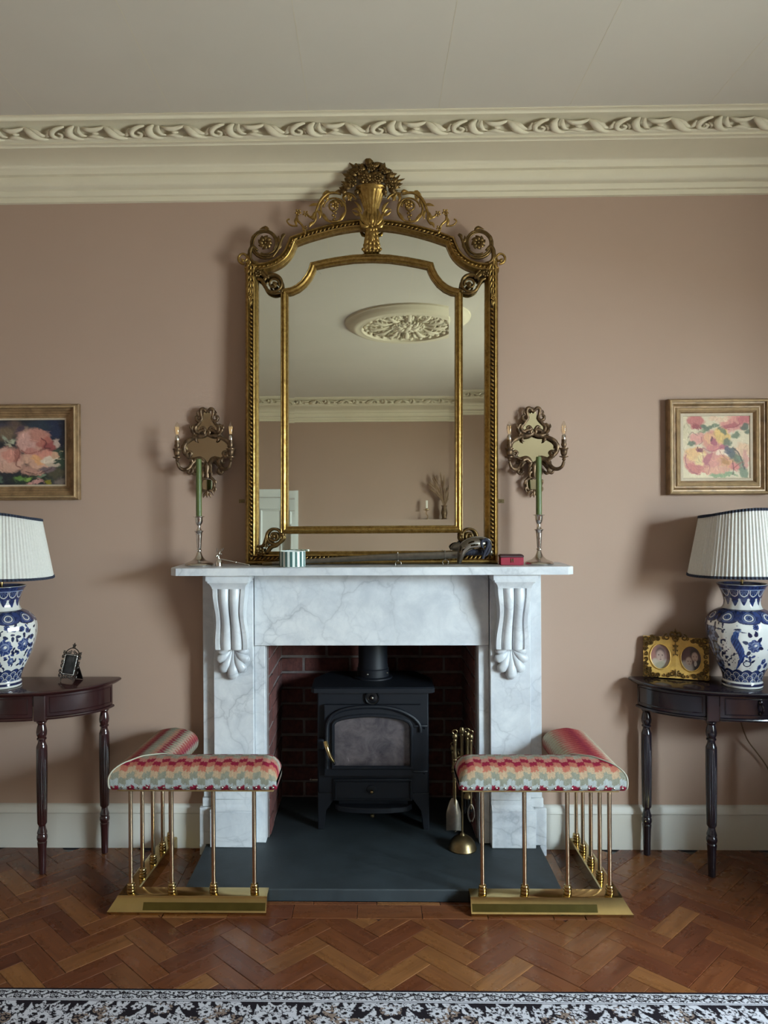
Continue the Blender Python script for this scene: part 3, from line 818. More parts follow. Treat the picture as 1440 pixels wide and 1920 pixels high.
for k, a in enumerate((20, 110, 200, 290)):
    ca, sa = math.cos(R(a)), math.sin(R(a)); z = zh + .004
    part('hook', MB().tube(smooth([(cx0 + ca * .004, cy + sa * .004, z), (cx0 + ca * .026, cy + sa * .026, z - .006), (cx0 + ca * .034, cy + sa * .034, z + .002), (cx0 + ca * .034, cy + sa * .034, z + .012)], 3), .003, 7), 'old_brass', cs)
def tool(name, label, cat, px, ptop, pbot, y, build):
    x, z1 = at(px, ptop, y); _, z0 = at(px, pbot, y)
    t = thing(name, label, cat, (x, y, z0), 'fire tools on the stand')
    zt = z1 - .115
    lathe_part('handle', x, y, handle_prof(zt, z1), 'old_brass', t, 14)
    part('ring', MB().tube([(x + .010 * math.cos(R(a)), y, z1 + .006 + .008 * math.sin(R(a))) for a in range(0, 360, 30)], .0018, 6, closed=True), 'old_brass', t)
    part('shaft', MB().tube([(x, y, zt + .004), (x, y, z0 + .05)], .0034, 8), 'old_brass', t)
    build(t, x, y, z0); return t
def shovel(t, x, y, z0):
    rows = []
    for i in range(13):
        q = i / 12; wv = .008 + .022 * min(1, q * 2.2) ** .7; z = z0 + .125 * (1 - q)
        rows.append([(x - .006 + wv * u, y - .010 * (1 - u * u) * (1 if q > .2 else q * 5) + .006, z - .006 * (u ** 2) * q) for u in np.linspace(-1, 1, 9)])
    g = MB().grid(rows); n = len(g.v)
    g.add([(a, b + .002, c) for a, b, c in g.v], [tuple(reversed(f)) for f in g.f])
    part('blade', g, 'steel', t)
def poker(t, x, y, z0): part('hook_tip', MB().tube(smooth([(x, y, z0 + .055), (x, y, z0 + .02), (x + .004, y, z0 + .006), (x + .014, y, z0 + .012)], 4), [.0034, .0034, .003, .0015], 8), 'steel', t)
def brush(t, x, y, z0):
    lathe_part('ferrule', x, y, [(.004, z0 + .090), (.012, z0 + .086), (.020, z0 + .074), (.021, z0 + .064), (.018, z0 + .062)], 'old_brass', t, 18)
    b = MB(); rg = random.Random(2)
    for k in range(60):
        a = rg.random() * 6.28; r = .017 * rg.random() ** .5
        b.tube([(x + r * math.cos(a), y + r * math.sin(a), z0 + .066), (x + 1.2 * r * math.cos(a), y + 1.2 * r * math.sin(a), z0 + rg.uniform(0, .012))], .0011, 4)
    o = part('bristles', b, 'dark_void', t); o['kind'] = 'stuff'
def tongs(t, x, y, z0):
    for s_ in (-1, 1):
        part('tong_arm', MB().tube(smooth([(x, y, z0 + .07), (x + s_ * .010, y, z0 + .05), (x + s_ * .012, y, z0 + .02), (x + s_ * .004, y, z0)], 4), [.003, .003, .003, .004], 7), 'steel', t)
tool('fire_shovel', 'brass-handled fire shovel with flat blade hanging at the left of the tool stand', 'shovel', 853, 1375, 1556, cy - .040, shovel)
tool('fire_tongs', 'brass-handled fire tongs hanging at the right of the tool stand', 'tongs', 882.5, 1376, 1540, cy - .034, tongs)
tool('hearth_brush', 'brass-capped hearth brush hanging behind the tall finial of the tool stand', 'brush', 876, 1372, 1524, cy + .034, brush)
tool('fire_poker', 'slim brass-handled poker hanging behind the shovel on the tool stand', 'poker', 850, 1398, 1562, cy + .034, poker)

# ================================================================== CLUB FENDERS
PAL = [lin(h) for h in ('#76182e', '#969c9a', '#7b7a6c', '#a28a70', '#a0604f', '#801a32', '#a87264', '#8c8676', '#a3a092', '#86333c', '#978c7e')]
PAL2 = [lin(h) for h in ('#a04245', '#b05c55', '#b37c6e', '#b0a890', '#b9b29c', '#b27f70', '#a04545', '#83273a')]
PAL3 = [lin(h) for h in ('#82303c', '#8a8374', '#7c7a6a', '#a07460', '#7c2236', '#85816f', '#a58a7a', '#95504a')]
def needle(s, v, alt=0):
    """s along the seat, v across (arc length from the lower front edge), metres -> colour"""
    if not alt:
        q = np.floor((s % .0560) / .0140).astype(int); off = np.array((0, .18, 1.0, .82))[q]
        fine = .10 * np.sin(np.floor(s / .0035) * 2.1)
        k = v / .0235 + off + fine; base = np.array(PAL)
    else:
        ph = (s / .0230) % 1.0; tri = np.abs(ph - .5) * 2
        k = v / (.022 if alt == 1 else .017) + tri * 1.1 + .12 * np.sin(np.floor(s / .0035) * 2.1); base = np.array(PAL2 if alt == 1 else PAL3)
    c = base[np.floor(k).astype(int) % len(base)]
    return c * (0.84 + 0.30 * vnoise(s * 500, v * 60, 3))[..., None]
ZS0, ZS1 = .440, .530
def cushion(path_fn, L, hw, mitre0, mitre1, alt, flip=1):
    """padded seat: path_fn(s, lateral) -> (x, y); lateral>0 is the outer side"""
    pr = [(hw - .010, -.002), (hw - .002, .010), (hw, .030), (hw - .001, .052), (hw - .008, .072), (hw - .022, .088), (hw - .040, .098), (hw - .064, .104)]
    pr = pr + [(0, .109)] + [(-a, b) for a, b in pr[::-1]]; pr = [(a, b * (ZS1 - ZS0) / .109) for a, b in pr]
    pr = np.array(smooth([(a, b) for a, b in pr], 7))
    arc = np.concatenate([[0], np.cumsum(np.hypot(*np.diff(pr, axis=0).T))])
    ns = max(60, int(L / .0034)); S = np.linspace(0, L, ns)
    pts = np.zeros((ns, len(pr), 3)); sv = np.zeros((ns, len(pr)))
    for j, (lat, h) in enumerate(pr):
        a0 = -lat if mitre0 else 0.0; a1 = L + lat if mitre1 else L
        ss = a0 + (a1 - a0) * np.linspace(0, 1, ns)
        for i in range(ns):
            sh = 1.0; hh = h
            if not mitre0: d = ss[i]; 
            else: d = 1
            if not mitre1: d = min(d, L - ss[i])
            if d < .05: e = 1 - (1 - d / .05) ** 2; sh = .90 + .10 * math.sqrt(max(e, 0)); hh = h * (.35 + .65 * math.sqrt(max(e, 0))) if h > .03 else h
            x, y = path_fn(ss[i], lat * sh); pts[i, j] = (x, y, ZS0 + hh); sv[i, j] = ss[i]
    cols = needle(sv, np.broadcast_to(arc, sv.shape), alt)
    g = MB().grid(pts, cols); nv = len(pr)
    # underside and ends
    g.f.append(tuple(range(nv))[::-1]); g.f.append(tuple((ns - 1) * nv + k for k in range(nv)))
    for i in range(ns - 1): g.f.append((i * nv, (i + 1) * nv, (i + 1) * nv + nv - 1, i * nv + nv - 1))
    return g, pts
def fender(sgn, xin, xs, xout_post, toe, label, posts_x):
    """L-shaped club fender at one corner of the hearth; sgn -1 left, +1 right"""
    yfp = -.497                                             # post line of the front leg
    root = thing('club_fender', label, 'fender', (sgn * xout_post, yfp, 0), 'needlepoint club fenders beside the hearth')
    corner = np.array((sgn * xout_post, yfp)); back = np.array((sgn * (xout_post - toe), -.035))
    inner = np.array((sgn * xin, yfp))
    # base moulding, outer side = front / away from the fire
    prof = [(.050, .0), (.050, .010), (.046, .014), (.030, .040), (.026, .046), (.022, .055), (.014, .058), (-.034, .058), (-.038, .054), (-.038, 0)]
    path = [tuple(inner), (corner[0] + sgn * .018, corner[1]), (back[0] + sgn * .018, back[1])]
    # left of travel must be the outer side
    flip = 1 if sgn > 0 else -1
    # travel inner->corner for the right fender is +x, left of it is +y (inner side): mirror the profile
    pr = [(-a * flip, b) for a, b in prof]
    for nm, pth in (('base_rail', path),):
        part(nm, MB().sweep(pr, pth, plane='xy'), 'brass', root, ang=25)
    # dark reflection in the brass, coloured in as a strip along the front face
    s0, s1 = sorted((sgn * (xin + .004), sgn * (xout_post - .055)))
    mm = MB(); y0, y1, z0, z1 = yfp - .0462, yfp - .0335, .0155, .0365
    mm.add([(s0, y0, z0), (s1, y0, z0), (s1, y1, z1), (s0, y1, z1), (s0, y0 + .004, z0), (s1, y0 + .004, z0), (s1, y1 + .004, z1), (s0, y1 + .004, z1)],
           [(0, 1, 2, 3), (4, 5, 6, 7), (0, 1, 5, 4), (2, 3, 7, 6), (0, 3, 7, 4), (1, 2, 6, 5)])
    part('painted_reflection_strip', mm, 'brass_dark_reflection', root, label='dark reflection painted as a darker brass strip along the front')
    # posts
    def post(x, y):
        p = lathe_part('post', x, y, [(.0078, .058), (.0078, ZS0 - .001)], 'brass_rod', root, 16)
        lathe_part('collar', x, y, [(.011, .0585), (.0145, .060), (.0155, .064), (.0145, .068), (.0115, .0695), (.0145, .071), (.0155, .075), (.0145, .079), (.0115, .0805), (.0135, .082), (.0140, .085), (.0125, .089), (.009, .091)], 'brass', p, 18)
    for q in posts_x: post(sgn * q, yfp)
    for yy_ in (-.383, -.270, -.160, -.065):
        f = (yy_ - yfp) / (back[1] - yfp); c = corner + (back - corner) * f; post(c[0], yy_)
    # seat
    hw = .094
    xo = xout_post - (.030 if sgn < 0 else .044); yc = yfp + .046
    Lf = xo - xs
    fr = lambda s, lat: (sgn * (xs + s), yc - lat)
    gf, ptsf = cushion(fr, Lf, hw, False, True, 0)
    cf = part('seat_cushion', gf, 'needlepoint', root, label='front length of the seat, red and sage zigzag needlepoint', ang=70)
    d = back - corner; d = d / np.linalg.norm(d); nrm = np.array((d[1], -d[0])) * (1 if sgn > 0 else -1)
    c0 = np.array((sgn * xo, yc)); Ls = .410
    if nrm[0] * sgn < 0: nrm = -nrm
    sd = lambda s, lat: tuple(c0 + d * s + nrm * lat)
    gs, ptss = cushion(sd, Ls, hw, True, False, 1 if sgn > 0 else 2)
    part('seat_cushion', gs, 'needlepoint', root, label='side length of the seat running back to the wall', ang=70)
    # piping along the mitre
    seam = [tuple(p + np.array((0, 0, .0015))) for p in ptsf[-1, 4:-4]]
    part('piping', MB().tube(seam, .0025, 6), 'fabric_piping', root)
    # seat board
    mm = MB(); mm.box(*sorted((sgn * (xs + .012), sgn * (xo + hw - .022))), yc - hw + .022, yc + hw - .022, ZS0 - .012, ZS0 - .003, .002)
    part('seat_board', mm, 'wood_edge', root)
    mm = MB(); q = [tuple(c0 + d * s + nrm * l) for s, l in ((hw - .02, -hw + .02), (hw - .02, hw - .022), (Ls - .02, hw - .022), (Ls - .02, -hw + .02))]
    mm.prism(q, ZS0 - .003, ZS0 - .014, 'z'); part('seat_board', mm, 'wood_edge', root)
    # upholstery nails
    nail = MB().ell(tuple(root.location), (.0046, .0036, .0046), 8, 6)
    proto = None; n = 20
    for k in range(n):
        s = .012 + (Lf + hw - .03) * k / (n - 1); x, y = fr(s, hw - .001)
        if proto is None: proto = part('upholstery_nail', nail, 'silver', root); o = proto
        else: o = copy_part(proto, root, (0, 0, 0))
        o.location = Vector((x, y, ZS0 + .010)) - root.location
    return root
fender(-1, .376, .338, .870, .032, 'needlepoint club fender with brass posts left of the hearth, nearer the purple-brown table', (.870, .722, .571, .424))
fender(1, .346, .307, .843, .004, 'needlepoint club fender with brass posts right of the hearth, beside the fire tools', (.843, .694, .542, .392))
# ================================================================== CONSOLE TABLES
TZ = .728
def console(xc, label, mat):
    root = thing('console_table', label, 'console table', (xc, -.16, 0), 'half-moon console tables')
    el = lambda a, b, th, y0=-.028: (xc + a * math.cos(th), y0 - b * math.sin(th))
    th = np.linspace(0, math.pi, 49)
    poly = [el(.420, .290, t) for t in th]
    m = MB(); rings = []
    for ins, z in ((.010, TZ), (.002, TZ - .003), (0, TZ - .007), (.002, TZ - .012), (.010, TZ - .015), (.014, TZ - .020)):
        rings.append([(xc + (x - xc) * (1 - ins / .42), y * 1.0 + (ins if y < -.03 else 0) * (abs(y + .028) / .29), z) for x, y in poly])
    n = len(poly); vs = [p for r in rings for p in r]; fs = [tuple(range(n)), tuple((len(rings) - 1) * n + k for k in range(n))[::-1]]
    for i in range(len(rings) - 1):
        for k in range(n): fs.append((i * n + k, (i + 1) * n + k, (i + 1) * n + (k + 1) % n, i * n + (k + 1) % n))
    m.add(vs, fs); part('tabletop', m, mat, root)
    A, Bb = .392, .250
    def strip(t0, t1, z0, z1, o0, o1, n=20):
        """curved board between two angles; o0..o1 outward offsets"""
        mm = MB(); vs = []; fs = []
        for t in np.linspace(t0, t1, n):
            for o, z in ((o1, z0), (o1, z1), (o0, z1), (o0, z0)):
                x, y = el(A + o, Bb + o, t); vs.append((x, y, z))
        for i in range(n - 1):
            for k in range(4): fs.append((i * 4 + k, i * 4 + (k + 1) % 4, i * 4 + 4 + (k + 1) % 4, i * 4 + 4 + k))
        fs += [(0, 1, 2, 3), tuple((n - 1) * 4 + k for k in range(4))[::-1]]
        return mm.add(vs, fs)
    def rectline(t0, t1, z0, z1, o, r):
        pts = []
        for t in np.linspace(t0, t1, 14): pts.append((*el(A + o, Bb + o, t), z0))
        for t in np.linspace(t1, t0, 14): pts.append((*el(A + o, Bb + o, t), z1))
        return MB().tube(pts, r, 6, closed=True)
    tl = math.acos(.17 / .40)
    for nm, t0, t1 in (('apron', .10, tl - .06), ('apron', math.pi - tl + .06, math.pi - .10), ('drawer', tl + .06, math.pi - tl - .06)):
        ap = part(nm, strip(t0, t1, .606, TZ - .020, -.018, 0), mat, root)
        dt = (t1 - t0)
        part('panel_moulding', rectline(t0 + .05, t1 - .05, .632, TZ - .034, .001, .0022), mat, ap)
        part('lower_bead', MB().tube([(*el(A + .003, Bb + .003, t), .614) for t in np.linspace(t0, t1, 20)], .006, 8), mat, ap)
        if nm == 'drawer':
            h = MB(); y = -.028 - Bb
            for zz, r in ((.683, .009), (.640, .008)): h.ell((xc, y - .004, zz), (r, .007, r * 1.1), 12, 8)
            h.tube(smooth([(xc, y - .006, .683), (xc, y - .018, .672), (xc, y - .022, .66), (xc, y - .016, .648), (xc, y - .006, .640)], 4), .0042, 8)
            part('handle', h, mat, ap)
    LP = [(.0235, .604), (.019, .600), (.0195, .597), (.016, .592), (.0145, .588), (.018, .575), (.0205, .560), (.0195, .548), (.0155, .538), (.0185, .534), (.0185, .530), (.0145, .526), (.014, .520), (.018, .508), (.0205, .502), (.0208, .496),
          (.0206, .42), (.0198, .34), (.0188, .26), (.0178, .200), (.0165, .196), (.0130, .190), (.0140, .180), (.0185, .166), (.0190, .160), (.0165, .157), (.0195, .151), (.0205, .142), (.0185, .133), (.0160, .129), (.0185, .125), (.0180, .118), (.0165, .104), (.0150, .06), (.0135, .002), (.012, 0)]
    ridge = lambda a, i: 1 + (.13 * (abs(math.sin(6 * a)) - .75) if 16 <= i <= 19 else 0)
    for lx, ly in ((-.356, -.058), (.356, -.058), (-.172, -.242), (.172, -.242)):
        mm = MB().lathe(xc + lx, ly, LP, 72, fr=ridge); mm.box(xc + lx - .0235, xc + lx + .0235, ly - .0235, ly + .0235, .604, TZ - .0205, .003)
        part('leg', mm, mat, root, ang=30)
    part('back_rail', MB().box(xc - .33, xc + .33, -.060, -.040, .61, TZ - .021, .002), mat, root)
    return root
XL, XR = -1.474, 1.487
console(XL, 'reddish mahogany half-moon console table with reeded legs, left of the fireplace', 'mahogany')
console(XR, 'dark half-moon console table with reeded legs under the bird-painted lamp, right of the fireplace', 'dark_mahogany')

# ================================================================== DELFT LAMPS
LS = 470.5
def lz(py): return 1.44 - (py - 950) / LS + (TZ - .728) + .0005
VP = [(31, 1285), (34, 1284), (35, 1280), (34.5, 1276), (33, 1273), (33.5, 1269), (36, 1260), (41, 1249), (47, 1236), (53, 1222), (58, 1206), (61, 1192), (62.3, 1180), (62, 1170), (59.5, 1161), (54, 1153), (47, 1147), (40, 1143), (34.5, 1140.5), (32, 1136), (31, 1131), (31.5, 1125), (33.5, 1117), (36.5, 1109), (40, 1102), (43, 1097.5), (43.3, 1096), (42, 1095.3), (39.5, 1096.5), (37, 1100)]
WH, NV, BLU, MID = (np.array(lin(h)) for h in ('#cfcfca', '#1b2342', '#2d3e70', '#76849f'))
def vase_colours(th, py, r, bird):
    """th: angle from the front (rad, + right); py: height in pixel units; r: radius in pixel units"""
    a = th * 60.0                                    # arc, px
    col = np.broadcast_to(WH, th.shape + (3,)).copy() * (0.96 + .06 * vnoise(a / 9, py / 9, 4))[..., None]
    def put(mask, c): col[mask] = c
    def shade(mask, c1, c2, f): 
        f = np.clip(f, 0, 1)[..., None]; v = c1 * (1 - f) + c2 * f; col[mask] = v[mask]
    n1 = vnoise(a / 3.2, py / 3.2, 9)
    def leafm(cx, cy, L, W_, ang):
        dx, dy = a - cx, py - cy; ca, sa = math.cos(ang), math.sin(ang); u = dx * ca + dy * sa; v = -dx * sa + dy * ca
        return (np.abs(v) < W_ * np.sqrt(np.clip(1 - (u / L) ** 2, 0, 1)) * (1 - .3 * u / L)) & (np.abs(u) < L)
    def flower(cx, cy, rad, pet=7, inner=True):
        dx, dy = a - cx, py - cy; rr = np.hypot(dx, dy); an = np.arctan2(dy, dx)
        edge = rad * (.80 + .20 * np.abs(np.cos(an * pet / 2)))
        mk = rr < edge; shade(mk, NV, BLU, rr / rad * 1.2); put(mk & (np.abs(np.sin(an * pet / 2)) < .16) & (rr > rad * .35), MID)
        if inner:
            mk2 = np.hypot(dx - rad * .12, dy + rad * .1) < rad * .55; shade(mk2, BLU, MID, .5 + .5 * np.sin(rr / rad * 16))
            put(np.hypot(dx - rad * .12, dy + rad * .1) < rad * .18, WH)
    if bird:
        # dense foliage on the left flank
        mk = (a < -36 - 14 * vnoise(py / 12, py * 0, 2)) & (py > 1172) & (py < 1252); shade(mk, NV, MID, n1 * 1.5 - .2)
        put((a < -26) & (py > 1160) & (py < 1250) & (vnoise(a / 4, py / 5, 21) > .66), NV)
        put((a > -34) & (a < -12) & (py > 1196) & (py < 1246) & (vnoise(a / 3.5, py / 3.5, 23) > .60 + .012 * (a + 34)), NV)
        flower(21, 1202, 12.5); 
        for c in ((12, 1182), (22, 1180), (29, 1190), (33, 1206), (11, 1216), (5, 1196)): put(leafm(c[0], c[1], 5, 3.2, math.atan2(c[1] - 1202, c[0] - 21)), NV)
        flower(22, 1168, 5.5, 5, False); put(leafm(21, 1178, 4, 1, 1.5), NV)
        for k in range(6):
            put(leafm(8 + (k % 3) * 6 + 1.5 * (k // 3), 1222 + 6 * (k // 3) + (k % 2) * 3, 4.4, 2.2, .6 + k), NV if k % 2 else BLU)
        mk = np.hypot((a - 10) / 9, (py - 1236) / 6) < 1; shade(mk, MID, WH, n1 + .2); put(mk & (np.hypot((a - 10) / 9, (py - 1236) / 6) > .72), NV)
        for c in ((50, 1186), (54, 1200), (46, 1232), (56, 1240), (40, 1243), (62, 1220)): flower(c[0], c[1], 6, 5, False)
        # bird
        pth = smooth([(-7, 1177), (-12.5, 1184), (-14.5, 1193), (-10, 1203), (-5, 1214), (-3.5, 1226), (-7, 1238), (-14, 1248)], 8)
        rad = np.interp(np.linspace(0, 1, len(pth)), [0, .12, .3, .5, .72, 1], [3.2, 4.2, 7.0, 7.2, 4.8, .8])
        bm = np.zeros(th.shape, bool)
        for p, q in zip(pth, rad): bm |= np.hypot(a - p[0] - (2.5 if q > 4 else 0), py - p[1]) < q
        shade(bm, np.array(lin('#16306a')), np.array(lin('#3f5f9a')), vnoise(a / 2.2, py / 5, 31) * 1.1 - (a + 12) / 26)
        put(bm & (np.abs(((a * .9 + py * .5) % 4.5) - 2.2) < .5) & (py > 1190), NV)
        hm = np.hypot((a + 5.5) / 4.5, (py - 1175) / 3.4) < 1; put(hm, MID); put(leafm(-7, 1173, 6, 1.5, -.15), NV); put(leafm(2.5, 1178, 5, .9, .12), NV)
        put(np.hypot(a + 4.5, py - 1175) < .9, NV); put(leafm(-11, 1218, 6, .7, -.3), NV)
        rs = np.random.RandomState(4)
        for k in range(14): put(np.hypot(a - rs.uniform(-20, 50), py - rs.uniform(1160, 1250)) < rs.uniform(.7, 1.3), MID)
    else:
        for c in ((34, 1172), (-20, 1168), (8, 1168), (58, 1190), (20, 1172), (46, 1176), (62, 1206)): flower(c[0], c[1], 5.5, 5, False)
        for k in range(60): put(leafm(-62 + (k * 37) % 140, 1164 + (k * 23) % 82, 4.2, 2.0, k * 1.1), BLU if k % 3 == 0 else NV)
        flower(40, 1202, 13); flower(4, 1205, 15); flower(-34, 1205, 14); flower(66, 1222, 10)
        for k, c in enumerate(((28, 1186), (39, 1184), (50, 1190), (55, 1205), (52, 1217), (28, 1214), (18, 1190), (-10, 1188), (20, 1215), (-16, 1220), (6, 1186))):
            put(leafm(c[0], c[1], 5, 2.8, k * 1.3), NV)
        flower(18, 1232, 7.5, 6); flower(46, 1236, 7, 5); flower(-10, 1236, 8, 6)
        for k in range(16): put(leafm(-50 + 8 * k, 1228 + 12 * math.sin(k * 2.3), 3.6, 1.7, k * .9), BLU if k % 3 else NV)
        rs = np.random.RandomState(5)
        for k in range(24): put(leafm(rs.uniform(-60, 75), rs.uniform(1160, 1250), 2.6, 1.2, rs.uniform(0, 3)), NV)
    # shoulder band of rosettes
    p = 40.0; ph = ((a + 8) % p) - p / 2; k = np.floor((a + 8) / p)
    low = 1157 + 6.5 * np.sqrt(np.clip(1 - (ph / (p / 2)) ** 2, 0, 1))
    mk = (py < low) & (py > 1141); shade(mk, NV, BLU, n1)
    ro = np.hypot(ph / 1.5, py - 1153); put(mk & (ro < 8) & (np.abs(np.sin(ro * 1.25)) < .30), MID); put(mk & (np.abs(ro - 5) < .8), WH * .85)
    put((np.abs(py - low) < .8), NV); put((py > 1141) & (py < 1143.2), NV)
    # neck
    mk = (py < 1141) & (py > 1126); col[mk] = (WH * .95)
    p = 17.0; a2 = th * 36; ph = ((a2 + 5) % p) - p / 2; kk = np.floor((a2 + 5) / p) % 2
    low = 1128 + 5.5 * np.cos(ph / p * 2 * math.pi) + kk * 1.5
    mk = (py < low) & (py > 1096); shade(mk, NV, BLU, n1 * .7)
    fan = np.hypot(ph, (py - 1108) * .8); an = np.arctan2(py - 1106, ph)
    put(mk & (np.abs(fan - 7.2) < .65) & (py > 1104), WH * .8); put(mk & (fan < 6.6) & (np.abs(np.sin(an * 5)) < .22) & (py > 1105), MID)
    put(mk & (np.hypot(np.abs(ph) - p / 2, py - 1123) < 2.4), WH * .9)
    put((np.abs(py - 1104.5) < .5), MID); put((py < 1096.2), WH * .8)
    # foot scallops
    p = 17.0; a3 = th * 42; top = 1252 - 4 * np.abs(np.sin(a3 / p * math.pi)); mk = (py > top) & (py < 1272); shade(mk, NV, BLU, n1 * .6)
    for row, yy in enumerate((1258, 1264, 1271)):
        ph = ((a3 + row * p / 2 + 3) % p) - p / 2; d = np.hypot(ph, py - yy - 2)
        put(mk & (np.abs(d - 6.2) < .55) & (py < yy + 2), WH * .85); put(mk & (np.abs(d - 3.4) < .45) & (py < yy + 2), MID)
    put((py >= 1272), WH * .95); put((py > 1275.5) & (py < 1280), NV)
    return col
def lamp(xc, yc, bird, label):
    root = thing('table_lamp', label, 'lamp', (xc, yc, TZ), 'blue and white china table lamps')
    seg = smooth([(r, y) for r, y in VP], 12); nu = 520
    dd = np.concatenate([[0], np.cumsum([math.dist(seg[k], seg[k - 1]) for k in range(1, len(seg))])]); tq = np.linspace(0, dd[-1], 420)
    seg = list(zip(np.interp(tq, dd, [q[0] for q in seg]), np.interp(tq, dd, [q[1] for q in seg])))
    th0 = -math.atan2(xc, 3.25 + yc)
    rr = np.array([q[0] for q in seg]); pys = np.array([q[1] for q in seg])
    th = np.linspace(-math.pi, math.pi, nu, endpoint=False)
    TH, PYG = np.meshgrid(th, pys, indexing='ij'); RR = np.broadcast_to(rr, TH.shape)
    rad = RR / LS * (1 + .010 * np.cos(12 * TH) * np.clip((PYG - 1100) / 20, 0, 1) * np.clip((1272 - PYG) / 20, 0, 1))
    X = xc + rad * np.sin(TH); Y = yc - rad * np.cos(TH); Z = lz(PYG)
    g = MB().grid(np.stack([X, Y, Z], -1), vase_colours((TH - th0 + math.pi) % (2 * math.pi) - math.pi, PYG, RR, bird), closed_u=True)
    n = len(seg); g.f.append(tuple(k * n for k in range(nu))); g.f.append(tuple(k * n + n - 1 for k in range(nu))[::-1])
    part('vase', g, 'delft', root, ang=60)
    part('stem', MB().lathe(xc, yc, [(.006, lz(1101)), (.006, lz(1070)), (.016, lz(1069)), (.016, lz(1058)), (.008, lz(1056)), (.004, lz(1050)), (.004, lz(972))], 12), 'brass', root, label='brass stem between the vase and the shade')
    # pleated shade
    nu = 720; zb, zt = lz(1081.5), lz(966)
    th = np.linspace(-math.pi, math.pi, nu, endpoint=False)
    def rim(f, o=0.0):
        r = (92.0 * (1 - f) + 71.0 * f) / LS + o
        lob = 1 + .018 * np.cos(th * 4 + .4) * (.5 + .5 * f)
        rr = r * lob + .0019 * np.cos(th * 88 + .8 * np.sin(th * 5)) + .0007 * np.cos(th * 19)
        z = zb + (zt - zb) * f + np.cos(2 * th) * (.003 + .006 * f) + .012 * f * np.cos(th)
        return np.stack([xc + rr * np.sin(th), yc - rr * np.cos(th), z], -1)
    rows = [rim(f) for f in np.linspace(0, 1, 9)] + [rim(f, -.003) for f in np.linspace(1, 0, 9)]
    a = np.stack(rows + [rows[0]], 1)
    sh = part('shade', MB().grid(a, closed_u=True), 'shade_silk', root, ang=80)
    for f in (.012, .988):
        b = np.stack([rim(f - .026, .0030) if f > .5 else rim(f - .014, .0030), rim(f + .014, .0030) if f > .5 else rim(f + .026, .0030), rim(f + .014, -.0045) if f > .5 else rim(f + .026, -.0045), rim(f - .026, -.0045) if f > .5 else rim(f - .014, -.0045), rim(f - .026, .0030) if f > .5 else rim(f - .014, .0030)], 1)
        part('navy_trim', MB().grid(b, closed_u=True), 'shade_trim', sh, label='navy blue edging of the shade')
    sp = MB()
    for k in range(3):
        q = k * 2.094; sp.tube([(xc, yc, lz(975)), (xc + .150 * math.cos(q), yc + .150 * math.sin(q), lz(972))], .0022, 6)
    part('spider', sp, 'brass', root)
    return root
xl, _ = at(4, 1285, -.195); xr, _ = at(1392, 1285, -.195)
lamp(xl, -.195, False, 'blue and white flower-painted vase lamp with pleated shade, on the reddish left table')
lamp(xr, -.195, True, 'blue and white vase lamp painted with a bird, pleated shade, on the dark right table')
# flex hanging from the right-hand lamp to the skirting
pts = [P(1386, 1338, -.062), P(1391, 1360, -.050), P(1402, 1388, -.030), P(1420, 1412, -.022), P(1437, 1436, -.016), P(1452, 1470, -.014), P(1462, 1508, -.020)]
tag(MB().tube(smooth(pts, 6), .0028, 8).build('lamp_flex', 'cord'), 'thin brown electric flex hanging down the wall below the dark right table', 'cable')

